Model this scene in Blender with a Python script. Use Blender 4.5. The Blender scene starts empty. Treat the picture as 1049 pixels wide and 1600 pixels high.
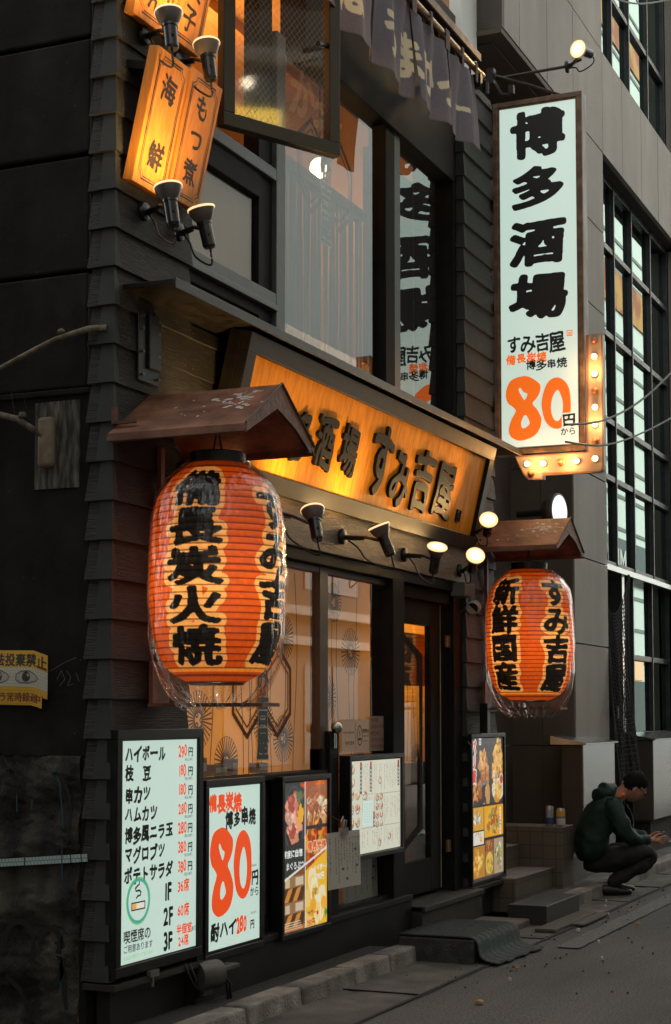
import bpy, bmesh, math, random
import numpy as np
from mathutils import Vector, Matrix

random.seed(7); rng = np.random.default_rng(7)
R = math.radians
scene = bpy.context.scene
COL = scene.collection

# ---------------------------------------------------------------- camera
cd = bpy.data.cameras.new("camera"); cam = bpy.data.objects.new("camera", cd); COL.objects.link(cam)
cam.location = (0, 0, 1.5)
cam.rotation_euler = (R(90 + 3.95), 0, R(23.596 - 90))
cd.sensor_fit = 'VERTICAL'; cd.sensor_height = 36.0; cd.lens = 36.0 * 2550 / 1600
cd.shift_y = 140 / 1600.0
cd.clip_start = 0.05; cd.clip_end = 500
scene.camera = cam

# ---------------------------------------------------------------- world, sun, exposure
w = bpy.data.worlds.new("World"); scene.world = w; w.use_nodes = True
nt = w.node_tree; nt.nodes.clear()
out = nt.nodes.new('ShaderNodeOutputWorld'); bg = nt.nodes.new('ShaderNodeBackground')
sky = nt.nodes.new('ShaderNodeTexSky'); sky.sky_type = 'NISHITA'; sky.sun_disc = False
sky.sun_elevation = R(40); sky.sun_rotation = R(41); sky.air_density = 1.0; sky.dust_density = 4.0; sky.ozone_density = 1.0
hs = nt.nodes.new('ShaderNodeHueSaturation'); hs.inputs['Saturation'].default_value = 0.22
nt.links.new(sky.outputs[0], hs.inputs['Color']); 
wb = nt.nodes.new('ShaderNodeMix'); wb.data_type = 'RGBA'; wb.blend_type = 'MULTIPLY'; wb.inputs[0].default_value = 1.0; wb.inputs[7].default_value = (1.0, .97, .90, 1)
nt.links.new(hs.outputs[0], wb.inputs[6]); nt.links.new(wb.outputs[2], bg.inputs[0])
bg.inputs[1].default_value = 0.15
nt.links.new(bg.outputs[0], out.inputs[0])
sl = bpy.data.lights.new("sun", 'SUN'); sl.energy = 0.9; sl.angle = R(12); sl.color = (1, .96, .9)
so = bpy.data.objects.new("sun", sl); COL.objects.link(so)
so.rotation_euler = Vector((-.50, -.58, -.64)).to_track_quat('-Z', 'Y').to_euler()
scene.view_settings.view_transform = 'Standard'; scene.view_settings.look = 'None'
XP = 1.6                                   # the picture is exposed for the shaded alley
scene.view_settings.exposure = XP; scene.view_settings.gamma = 1.0
scene.cycles.use_denoising = True
scene.cycles.max_bounces = 8; scene.cycles.transparent_max_bounces = 16
scene.cycles.sample_clamp_indirect = 3.0

# ---------------------------------------------------------------- materials
EVK = 2 ** (0.9 - XP)                      # lamps and lit panels are tuned at exposure 0.9
MATS = {}
def lin(c):
    return tuple(((x / 255) / 12.92 if x / 255 <= .04045 else ((x / 255 + .055) / 1.055) ** 2.4) for x in c)

def mat(name, col, rough=.6, metal=0, col2=None, nscale=6, nstretch=(1, 1, 1), bump=0, bscale=None, spec=.5, contrast=(.35, .65), detail=6, bstretch=None, coat=0, big=0, bigs=.8, bigst=(1, 1, 1)):
    if name in MATS: return MATS[name]
    m = bpy.data.materials.new(name); m.use_nodes = True; MATS[name] = m
    n = m.node_tree.nodes; L = m.node_tree.links; b = n['Principled BSDF']
    b.inputs['Base Color'].default_value = (*col, 1); b.inputs['Roughness'].default_value = rough
    b.inputs['Metallic'].default_value = metal; b.inputs['Specular IOR Level'].default_value = spec
    if coat: b.inputs['Coat Weight'].default_value = coat
    tc = n.new('ShaderNodeTexCoord')
    def noise(scale, stretch):
        mp = n.new('ShaderNodeMapping'); mp.inputs['Scale'].default_value = stretch
        L.new(tc.outputs['Object'], mp.inputs['Vector'])
        t = n.new('ShaderNodeTexNoise'); t.inputs['Scale'].default_value = scale; t.inputs['Detail'].default_value = detail
        L.new(mp.outputs[0], t.inputs['Vector']); return t
    if col2 is not None:
        t = noise(nscale, nstretch); r = n.new('ShaderNodeValToRGB')
        r.color_ramp.elements[0].position = contrast[0]; r.color_ramp.elements[1].position = contrast[1]
        r.color_ramp.elements[0].color = (*col, 1); r.color_ramp.elements[1].color = (*col2, 1)
        L.new(t.outputs['Fac'], r.inputs['Fac']); L.new(r.outputs[0], b.inputs['Base Color'])
        mr = n.new('ShaderNodeMapRange'); mr.inputs['To Min'].default_value = max(0, rough - .12); mr.inputs['To Max'].default_value = min(1, rough + .12)
        L.new(t.outputs['Fac'], mr.inputs['Value']); L.new(mr.outputs[0], b.inputs['Roughness'])
    if big:                                   # broad stains and wear over everything else
        t = noise(bigs, bigst); mr = n.new('ShaderNodeMapRange'); mr.inputs['From Min'].default_value = .3; mr.inputs['From Max'].default_value = .7
        mr.inputs['To Min'].default_value = 1 - big; mr.inputs['To Max'].default_value = 1 + big * .7; L.new(t.outputs['Fac'], mr.inputs['Value'])
        vm = n.new('ShaderNodeVectorMath'); vm.operation = 'SCALE'; L.new(mr.outputs[0], vm.inputs['Scale'])
        src = b.inputs['Base Color'].links
        if src: L.new(src[0].from_socket, vm.inputs[0])
        else: vm.inputs[0].default_value = col
        L.new(vm.outputs[0], b.inputs['Base Color'])
    if bump:
        t = noise(bscale or nscale, bstretch or nstretch); bp = n.new('ShaderNodeBump')
        bp.inputs['Strength'].default_value = bump; bp.inputs['Distance'].default_value = .01
        L.new(t.outputs['Fac'], bp.inputs['Height']); L.new(bp.outputs[0], b.inputs['Normal'])
    return m

def emit(name, col, strength=1.0, base=None):
    if name in MATS: return MATS[name]
    m = bpy.data.materials.new(name); m.use_nodes = True; MATS[name] = m
    b = m.node_tree.nodes['Principled BSDF']
    b.inputs['Base Color'].default_value = (*(base or (.3, .3, .3)), 1); b.inputs['Roughness'].default_value = .35
    b.inputs['Emission Color'].default_value = (*col, 1); b.inputs['Emission Strength'].default_value = strength * EVK
    return m

def vcol(name, mode='diffuse', strength=1.0, rough=.6):
    """material that takes its pattern from the mesh's own colour attribute"""
    if name in MATS: return MATS[name]
    m = bpy.data.materials.new(name); m.use_nodes = True; MATS[name] = m
    n = m.node_tree.nodes; L = m.node_tree.links; b = n['Principled BSDF']
    a = n.new('ShaderNodeAttribute'); a.attribute_name = 'Col'
    b.inputs['Roughness'].default_value = rough
    if mode == 'emit':
        b.inputs['Base Color'].default_value = (.05, .05, .05, 1)
        L.new(a.outputs['Color'], b.inputs['Emission Color']); b.inputs['Emission Strength'].default_value = strength * EVK
        b.inputs['Roughness'].default_value = .25
    elif mode == 'paper':
        L.new(a.outputs['Color'], b.inputs['Base Color'])
        tr = n.new('ShaderNodeBsdfTranslucent'); L.new(a.outputs['Color'], tr.inputs['Color'])
        mx = n.new('ShaderNodeMixShader'); mx.inputs[0].default_value = .75
        L.new(b.outputs[0], mx.inputs[1]); L.new(tr.outputs[0], mx.inputs[2])
        L.new(mx.outputs[0], n['Material Output'].inputs['Surface'])
    else:
        L.new(a.outputs['Color'], b.inputs['Base Color'])
    return m

def glassmat(name, boost=2.0, tint=(1, 1, 1), rough=.0, base=0.0, bump=0, bscale=8, glosscol=(1, 1, 1)):
    if name in MATS: return MATS[name]
    m = bpy.data.materials.new(name); m.use_nodes = True; MATS[name] = m
    n = m.node_tree.nodes; L = m.node_tree.links
    n.remove(n['Principled BSDF'])
    t = n.new('ShaderNodeBsdfTransparent'); t.inputs[0].default_value = (*tint, 1)
    g = n.new('ShaderNodeBsdfGlossy'); g.inputs['Roughness'].default_value = rough; g.inputs['Color'].default_value = (*glosscol, 1)
    f = n.new('ShaderNodeFresnel'); ge = n.new('ShaderNodeNewGeometry'); io = n.new('ShaderNodeMapRange')   # same reflectance from both sides of a thin sheet
    io.inputs['To Min'].default_value = 1.5; io.inputs['To Max'].default_value = 1 / 1.5
    L.new(ge.outputs['Backfacing'], io.inputs['Value']); L.new(io.outputs[0], f.inputs[0])
    mu = n.new('ShaderNodeMath'); mu.operation = 'MULTIPLY_ADD'; mu.inputs[1].default_value = boost; mu.inputs[2].default_value = base; mu.use_clamp = True
    L.new(f.outputs[0], mu.inputs[0])
    if bump:
        tc = n.new('ShaderNodeTexCoord'); ns = n.new('ShaderNodeTexNoise'); ns.inputs['Scale'].default_value = bscale; ns.inputs['Detail'].default_value = 3
        mp = n.new('ShaderNodeMapping'); mp.inputs['Scale'].default_value = (1, 1, .25)
        L.new(tc.outputs['Object'], mp.inputs[0]); L.new(mp.outputs[0], ns.inputs['Vector'])
        bp = n.new('ShaderNodeBump'); bp.inputs['Strength'].default_value = bump; bp.inputs['Distance'].default_value = .03
        L.new(ns.outputs['Fac'], bp.inputs['Height']); L.new(bp.outputs[0], g.inputs['Normal']); L.new(bp.outputs[0], f.inputs['Normal'])
    mx = n.new('ShaderNodeMixShader')
    L.new(mu.outputs[0], mx.inputs[0]); L.new(t.outputs[0], mx.inputs[1]); L.new(g.outputs[0], mx.inputs[2])
    L.new(mx.outputs[0], n['Material Output'].inputs['Surface'])
    return m

# ---------------------------------------------------------------- mesh builder
def fr(o, u, v):
    """frame matrix: local x -> u, local y -> v, local z -> u x v, origin o"""
    u = Vector(u).normalized(); v = Vector(v).normalized(); n_ = u.cross(v)
    return Matrix(((u.x, v.x, n_.x, o[0]), (u.y, v.y, n_.y, o[1]), (u.z, v.z, n_.z, o[2]), (0, 0, 0, 1)))
def wallframe(x, y, z):            # on a wall that faces the street: u along the street, v up, n out towards the road
    return fr((x, y, z), (1, 0, 0), (0, 0, 1))
def endframe(x, y, z):             # on a wall that faces down the street (-x): u towards the road, v up
    return fr((x, y, z), (0, -1, 0), (0, 0, 1))

class MB:
    def __init__(s): s.v = []; s.f = []; s.m = []
    def add(s, vs, fs, mi=0, M=None):
        o = len(s.v)
        s.v += [tuple(M @ Vector(p)) for p in vs] if M is not None else [tuple(p) for p in vs]
        s.f += [tuple(o + i for i in f) for f in fs]; s.m += [mi] * len(fs)
    def box(s, lo, hi, mi=0, M=None):
        (a, b, c), (d, e, f) = lo, hi
        s.add([(a, b, c), (d, b, c), (d, e, c), (a, e, c), (a, b, f), (d, b, f), (d, e, f), (a, e, f)],
              [(0, 3, 2, 1), (4, 5, 6, 7), (0, 1, 5, 4), (1, 2, 6, 5), (2, 3, 7, 6), (3, 0, 4, 7)], mi, M)
    def frustum(s, lo, hi, b, t, mi=0):     # box whose bottom grows by b and top by t on the x and y sides
        (a, c, z0), (d, e, z1) = lo, hi
        s.add([(a - b, c - b, z0), (d + b, c - b, z0), (d + b, e + b, z0), (a - b, e + b, z0),
               (a - t, c - t, z1), (d + t, c - t, z1), (d + t, e + t, z1), (a - t, e + t, z1)],
              [(0, 3, 2, 1), (4, 5, 6, 7), (0, 1, 5, 4), (1, 2, 6, 5), (2, 3, 7, 6), (3, 0, 4, 7)], mi)
    def cyl(s, p0, p1, r0, r1=None, n=20, mi=0, cap0=True, cap1=True):
        r1 = r0 if r1 is None else r1
        p0, p1 = Vector(p0), Vector(p1); d = (p1 - p0).normalized()
        a = d.orthogonal().normalized(); b = d.cross(a)
        vs = [p0 + (a * math.cos(t) + b * math.sin(t)) * r0 for t in [2 * math.pi * i / n for i in range(n)]]
        vs += [p1 + (a * math.cos(t) + b * math.sin(t)) * r1 for t in [2 * math.pi * i / n for i in range(n)]]
        fs = [(i, (i + 1) % n, n + (i + 1) % n, n + i) for i in range(n)]
        if cap0: fs.append(tuple(range(n))[::-1])
        if cap1: fs.append(tuple(range(n, 2 * n)))
        s.add(vs, fs, mi)
    def tube(s, pts, r, n=8, mi=0):
        pts = [Vector(p) for p in pts]; vs = []; fs = []
        rr = r if hasattr(r, '__len__') else [r] * len(pts)
        up = Vector((0.13, .21, .97))
        for i, p in enumerate(pts):
            d = (pts[min(i + 1, len(pts) - 1)] - pts[max(i - 1, 0)]).normalized()
            a = d.cross(up)
            if a.length < .05: a = d.cross(Vector((1, 0, 0)))
            a.normalize(); b = d.cross(a)
            vs += [p + (a * math.cos(2 * math.pi * k / n) + b * math.sin(2 * math.pi * k / n)) * rr[i] for k in range(n)]
        for i in range(len(pts) - 1):
            fs += [(i * n + k, i * n + (k + 1) % n, (i + 1) * n + (k + 1) % n, (i + 1) * n + k) for k in range(n)]
        fs += [tuple(range(n))[::-1], tuple(range((len(pts) - 1) * n, len(pts) * n))]
        s.add(vs, fs, mi)
    def lathe(s, prof, c, n=32, mi=0, cap=True, axis=None):
        M = Matrix.Translation(c)
        if axis is not None: M = M @ Vector((0, 0, 1)).rotation_difference(Vector(axis)).to_matrix().to_4x4()
        vs = [(r * math.cos(2 * math.pi * k / n), r * math.sin(2 * math.pi * k / n), z) for r, z in prof for k in range(n)]
        fs = [(i * n + k, i * n + (k + 1) % n, (i + 1) * n + (k + 1) % n, (i + 1) * n + k) for i in range(len(prof) - 1) for k in range(n)]
        if cap: fs += [tuple(range(n))[::-1], tuple(range((len(prof) - 1) * n, len(prof) * n))]
        s.add(vs, fs, mi, M)
    def prism(s, poly, d0, d1, M=None, mi=0):      # polygon in local xy (counter-clockwise), from local z d0 to d1
        n = len(poly)
        s.add([(x, y, d0) for x, y in poly] + [(x, y, d1) for x, y in poly],
              [tuple(range(n))[::-1], tuple(range(n, 2 * n))] + [(i, (i + 1) % n, n + (i + 1) % n, n + i) for i in range(n)], mi, M)
    def quad(s, a, b, c, d, mi=0, M=None): s.add([a, b, c, d], [(0, 1, 2, 3)], mi, M)
    def ring(s, x0, y0, x1, y1, w_, d0, d1, M=None, mi=0):   # rectangular frame in local xy
        for a, b, c, d in ((x0, y0, x1, y0 + w_), (x0, y1 - w_, x1, y1), (x0, y0 + w_, x0 + w_, y1 - w_), (x1 - w_, y0 + w_, x1, y1 - w_)):
            s.box((a, b, d0), (c, d, d1), mi, M)
    def stroke(s, pts, w_, M, d=0, mi=0, closed=False):      # flat ribbon of width w_ in local xy
        P = [Vector((x, y)) for x, y in pts]; n = len(P); vs = []
        for i in range(n):
            a = P[(i - 1) % n] if closed or i else P[0]; b = P[(i + 1) % n] if closed or i < n - 1 else P[-1]
            t = (b - a).normalized(); nn = Vector((-t.y, t.x)) * (w_ / 2)
            if closed or 0 < i < n - 1:
                t1 = (P[i] - a).normalized(); c_ = max(.5, t1.dot(t)); nn /= c_
            vs += [(P[i].x + nn.x, P[i].y + nn.y, d), (P[i].x - nn.x, P[i].y - nn.y, d)]
        fs = [(2 * i, 2 * i + 1, 2 * ((i + 1) % n) + 1, 2 * ((i + 1) % n)) for i in range(n if closed else n - 1)]
        s.add(vs, fs, mi, M)
    def build(s, name, mats, parent=None, smooth=False, bevel=0, subsurf=0, raw=False):
        me = bpy.data.meshes.new(name)
        off = Vector((0, 0, 0))
        if parent is not None and not raw:
            p = parent
            while p.parent: p = p.parent
            off = Vector(p.location)
        me.from_pydata([tuple(Vector(v) - off) for v in s.v], [], s.f)
        for m in (mats if isinstance(mats, (list, tuple)) else [mats]): me.materials.append(m)
        me.polygons.foreach_set('material_index', s.m)
        if smooth: me.polygons.foreach_set('use_smooth', [True] * len(me.polygons))
        me.update()
        o = bpy.data.objects.new(name, me); COL.objects.link(o)
        if parent is not None: o.parent = parent
        if smooth and smooth != 'all':
            try:
                me.set_sharp_from_angle(angle=R(40))
            except Exception: pass
        if bevel:
            b = o.modifiers.new('bevel', 'BEVEL'); b.width = bevel; b.segments = 2; b.limit_method = 'ANGLE'; b.angle_limit = R(40)
        if subsurf:
            b = o.modifiers.new('sub', 'SUBSURF'); b.levels = b.render_levels = subsurf
        return o

def tag(o, label, cat, group=None, kind=None):
    o['label'] = label; o['category'] = cat
    if group: o['group'] = group
    if kind: o['kind'] = kind
    return o
def thing(name, label, cat, loc=(0, 0, 0), group=None):
    o = bpy.data.objects.new(name, None); COL.objects.link(o); o.location = loc; o.empty_display_size = .1
    return tag(o, label, cat, group)
def pieces(name, m, parent, boxes, bevel=.004):
    for lo, hi in boxes: b = MB(); b.box(lo, hi); b.build(name, m, parent, bevel=bevel)
def structure(o): o['kind'] = 'structure'; return o
def light(name, kind, loc, energy, col, parent=None, size=.05, aim=None, spot=100, blend=.6):
    l = bpy.data.lights.new(name, kind); l.energy = energy * EVK; l.color = col
    if kind in ('POINT', 'SPOT'): l.shadow_soft_size = size
    if kind == 'SPOT': l.spot_size = R(spot); l.spot_blend = blend
    if kind == 'AREA':
        l.shape = 'RECTANGLE'; l.size, l.size_y = size
    o = bpy.data.objects.new(name, l); COL.objects.link(o)
    off = Vector((0, 0, 0))
    if parent is not None: o.parent = parent; off = Vector(parent.location)
    o.location = Vector(loc) - off
    if aim is not None: o.rotation_euler = Vector(aim).to_track_quat('-Z', 'Y').to_euler()
    return o

# ---------------------------------------------------------------- lettering
_tc = bpy.data.curves.new('glyph', 'FONT'); _to = bpy.data.objects.new('glyph', _tc); COL.objects.link(_to)
_gc = {}
def glyph(ch):
    """outlines of one character from the built-in font, as closed polylines, and its advance"""
    if ch in _gc: return _gc[ch]
    _tc.body = ch; bpy.context.view_layer.update()
    cv = _to.to_curve(bpy.context.evaluated_depsgraph_get()); res = []
    for sp in cv.splines:
        bp = sp.bezier_points; n = len(bp)
        if n < 2: continue
        P = []
        for i in range(n):
            a, b = bp[i], bp[(i + 1) % n]
            p0, p1, p2, p3 = [np.array(q[:2]) for q in (a.co, a.handle_right, b.handle_left, b.co)]
            k = max(1, min(12, int(np.linalg.norm(p3 - p0) / .035) + (2 if np.linalg.norm(np.cross(p1 - p0, p3 - p0)) > 1e-4 else 0)))
            for j in range(k):
                t = j / k
                P.append((1 - t) ** 3 * p0 + 3 * (1 - t) ** 2 * t * p1 + 3 * (1 - t) * t * t * p2 + t ** 3 * p3)
        P = np.array(P)
        keep = np.linalg.norm(P - np.roll(P, 1, 0), axis=1) > 1e-5
        if keep.sum() > 2: res.append(P[keep])
    _to.to_curve_clear()
    cjk = ord(ch) > 0x2000
    adv = 1.0 if cjk else ((max(p[:, 0].max() for p in res) + .08) if res else .3)
    _gc[ch] = (res, adv); return _gc[ch]
def area(P): x, y = P[:, 0], P[:, 1]; return .5 * float(np.sum(x * np.roll(y, -1) - np.roll(x, -1) * y))
def wob(P, amp, seed, f=7.0):
    r = np.random.default_rng(seed); out = np.zeros_like(P)
    for k in range(4):
        a, b, c, d = r.uniform(-1, 1, 2) * f * (1 + k * .8), r.uniform(-1, 1, 2) * f * (1 + k * .8), r.uniform(0, 6.3), r.uniform(0, 6.3)
        out[:, 0] += np.sin(P @ a + c) / (1 + k); out[:, 1] += np.sin(P @ b + d) / (1 + k)
    return P + out * amp
_bc = {}
GN = 112                                     # samples per em when a glyph is thickened
def blur(a, r):
    k = np.ones(2 * r + 1) / (2 * r + 1)
    for _ in range(2):
        a = np.apply_along_axis(lambda v: np.convolve(v, k, 'same'), 0, a); a = np.apply_along_axis(lambda v: np.convolve(v, k, 'same'), 1, a)
    return a
def isolines(f, lev):
    """closed contours of a field, by marching squares"""
    H, W = f.shape; g = f - lev; nxt = {}
    ins = g > 0
    code = ins[:-1, :-1] * 1 + ins[:-1, 1:] * 2 + ins[1:, 1:] * 4 + ins[1:, :-1] * 8
    T = {1: ((3, 0),), 2: ((0, 1),), 3: ((3, 1),), 4: ((1, 2),), 5: ((3, 0), (1, 2)), 6: ((0, 2),), 7: ((3, 2),), 8: ((2, 3),), 9: ((2, 0),), 10: ((0, 1), (2, 3)), 11: ((2, 1),), 12: ((1, 3),), 13: ((1, 0),), 14: ((0, 3),)}
    for y, x in zip(*np.nonzero((code > 0) & (code < 15))):
        e = ((0, y, x), (1, y, x + 1), (0, y + 1, x), (1, y, x))
        for a, b in T[int(code[y, x])]: nxt[e[a]] = e[b]
    def pt(e):
        k, y, x = e
        if k == 0: t = g[y, x] / (g[y, x] - g[y, x + 1]); return (x + t, y)
        t = g[y, x] / (g[y, x] - g[y + 1, x]); return (x, y + t)
    res = []
    while nxt:
        st, cur = next(iter(nxt.items())); loop = [st]; del nxt[st]
        while cur != st and cur in nxt:
            loop.append(cur); n_ = nxt[cur]; del nxt[cur]; cur = n_
        if cur == st and len(loop) > 5: res.append(np.array([pt(e) for e in loop]))
    return res
def brush(polys, weight=0., rough=0., seed=1, warp=0.):
    """thicken a glyph into a brush-drawn one: union, grow, soften, re-trace"""
    if not polys or (weight < .006 and not rough): return [wob(p, warp, seed + 5) if warp else p for p in polys]
    key = (polys[0].tobytes()[:64], len(polys), weight, rough, seed, warp)
    if key in _bc: return _bc[key]
    if warp: polys = [wob(p, warp, seed + 5) for p in polys]
    mg = 16; allp = np.concatenate(polys); x0, y0 = allp.min(0); x1, y1 = allp.max(0)
    W = int((x1 - x0) * GN) + 2 * mg; H = int((y1 - y0) * GN) + 2 * mg
    m = rast([np.stack([(p[:, 0] - x0) * GN + mg, (p[:, 1] - y0) * GN + mg], 1) for p in polys], W, H)
    r = int(round(weight * GN)); 
    if r > 0: m = dilate(m, r)
    f = blur(m.astype(float), 1)
    if rough:
        rr = np.random.default_rng(seed); n_ = blur(rr.normal(0, 1, (H, W)), 2); f = f + np.clip(n_ / n_.std(), -2.5, 2.5) * min(.16, rough * 14)
    res = []
    for P in isolines(f, .5):
        if abs(area(P)) < 12: continue
        P = (P + np.roll(P, 1, 0) + np.roll(P, -1, 0)) / 3
        P = P[::2] if len(P) > 24 else P
        res.append(np.stack([(P[:, 0] - mg + .5) / GN + x0, (P[:, 1] - mg + .5) / GN + y0], 1))
    _bc[key] = res
    return res
def layout(s, size, vertical=False, jit=0., pitch=1.0, sx=1., sy=1., weight=0., rough=0., warp=0., slant=0., seed=1, align='l'):
    """polylines of a string; origin is the left end of the baseline (or the top centre when vertical)"""
    res = []; x = y = 0.
    for i, ch in enumerate(s):
        if ch == '\u3000' or ch == ' ':
            x += (1.0 if ch == '\u3000' else .32) * pitch; y -= pitch; continue
        ps, adv = glyph(ch); jr = np.random.default_rng(seed * 31 + i); ja, js, jy = jr.normal(0, 1, 3) * jit
        for Q in brush(ps, weight, rough, seed + i * 13, warp):
            if jit:                      # hand-written unevenness
                ca, sa = math.cos(ja * .9), math.sin(ja * .9); q0 = np.array([.5, .36]); Q = ((Q - q0) @ np.array([[ca, sa], [-sa, ca]])) * (1 + js * 1.1) + q0 + np.array([0, jy * .7])
            if vertical: Q = Q + np.array([-.5, y - .88 * 1.0])
            else: Q = Q + np.array([x, 0])
            Q = Q * size * np.array([sx, sy]); Q[:, 0] += slant * Q[:, 1]
            res.append(Q)
        x += adv * pitch; y -= pitch
    if align == 'c' and not vertical:
        res = [q - np.array([x * size * sx / 2, 0]) for q in res]
    if align == 'r' and not vertical:
        res = [q - np.array([x * size * sx, 0]) for q in res]
    return res
def fill(mb, polys, M, d=0., mi=0, extrude=0., bev=0.):
    """turn closed polylines into a filled (or relief) mesh on frame M"""
    if not polys: return
    c = bpy.data.curves.new('fill', 'CURVE'); c.dimensions = '2D'; c.fill_mode = 'BOTH' if extrude else 'FRONT'
    c.extrude = extrude; c.bevel_depth = bev; c.bevel_resolution = 1
    for P in polys:
        sp = c.splines.new('POLY'); sp.points.add(len(P) - 1)
        sp.points.foreach_set('co', np.concatenate([P, np.zeros((len(P), 1)), np.ones((len(P), 1))], 1).ravel())
        sp.use_cyclic_u = True
    o = bpy.data.objects.new('fill', c); COL.objects.link(o)
    me = o.to_mesh()
    vs = [(v.co.x, v.co.y, v.co.z + d) for v in me.vertices]
    mb.add(vs, [tuple(p.vertices) for p in me.polygons], mi, M)
    o.to_mesh_clear(); bpy.data.objects.remove(o); bpy.data.curves.remove(c)
class Lines(MB):                     # lettering: every line of text becomes a mesh of its own
    def __init__(s, name, m, parent): MB.__init__(s); s.name, s.mat_, s.par = name, m, parent
    def line(s, polys, M, d): b = MB(); fill(b, polys, M, d); b.build(s.name, s.mat_, s.par)
    def finish(s):
        if s.v: s.build(s.name, s.mat_, s.par)
def text(mb, s, M, x, y, size, d=.002, mi=0, extrude=0., bev=0., **k):
    P = [p + np.array([x, y]) for p in layout(s, size, **k)]
    if isinstance(mb, Lines): mb.line(P, M, d)
    else: fill(mb, P, M, d, mi, extrude, bev)
def smooth_closed(pts, k=5):
    P = np.array(pts, float); n = len(P); o = []
    for i in range(n):
        a, b, c, d = P[i - 1], P[i], P[(i + 1) % n], P[(i + 2) % n]
        for j in range(k):
            t = j / k
            o.append(.5 * ((2 * b) + (-a + c) * t + (2 * a - 5 * b + 4 * c - d) * t * t + (-a + 3 * b - 3 * c + d) * t ** 3))
    return np.array(o)
EIGHTY = [smooth_closed(p) for p in (
    [(160,590),(175,530),(210,485),(290,463),(350,475),(405,515),(430,545),(428,600),(400,650),(370,690),(405,740),(430,790),(438,830),(425,890),(390,940),(330,970),(260,978),(205,950),(183,910),(185,860),(205,800),(237,740),(215,705),(180,675),(162,630)],
    [(262,575),(275,555),(300,590),(330,610),(308,655),(285,625)],
    [(280,830),(300,785),(320,780),(340,820),(345,850),(310,880),(285,875)],
    [(440,690),(452,620),(480,545),(520,505),(570,497),(615,525),(645,570),(660,630),(665,740),(657,800),(635,855),(595,895),(555,905),(510,888),(475,850),(455,800),(444,740)],
    [(565,595),(590,640),(605,700),(602,770),(585,825),(560,845),(530,820),(514,760),(515,700),(530,640)])]
def eighty(x, y, w_, h):            # the hand-brushed figure, lower left corner at x, y
    return [np.stack([(P[:, 0] - 160) / 505 * w_ + x, (978 - P[:, 1]) / 515 * h + y], 1) for P in EIGHTY]

# ---------------------------------------------------------------- painting small patterns into colour attributes
def rast(polys, W, H):
    """coverage (non-zero winding) of polygons given in pixel coordinates, y down"""
    a = np.zeros((H, W + 1), np.int16)
    for P in polys:
        x0, y0 = P[:, 0], P[:, 1]; x1, y1 = np.roll(x0, -1), np.roll(y0, -1)
        for k in range(len(P)):
            ya, yb = y0[k], y1[k]
            if ya == yb: continue
            s = 1 if yb > ya else -1
            lo, hi = (ya, yb) if s > 0 else (yb, ya)
            r = np.arange(max(0, math.ceil(lo - .5)), min(H, math.ceil(hi - .5)))
            if not len(r): continue
            xs = x0[k] + (r + .5 - ya) * (x1[k] - x0[k]) / (yb - ya)
            np.add.at(a, (r, np.clip(np.ceil(xs - .5).astype(int), 0, W)), s)
    return np.cumsum(a, 1)[:, :W] != 0
def rtext(s, x, y, size, W, H, **k):     # x, y in pixels (top centre when vertical)
    return rast([np.stack([p[:, 0] + x, y - p[:, 1]], 1) for p in layout(s, size, **k)], W, H)
def dilate(m, r):
    o = m.copy()
    for dy in range(-r, r + 1):
        for dx in range(-r, r + 1):
            if dx * dx + dy * dy <= r * r: o |= np.roll(np.roll(m, dy, 0), dx, 1)
    return o
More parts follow.
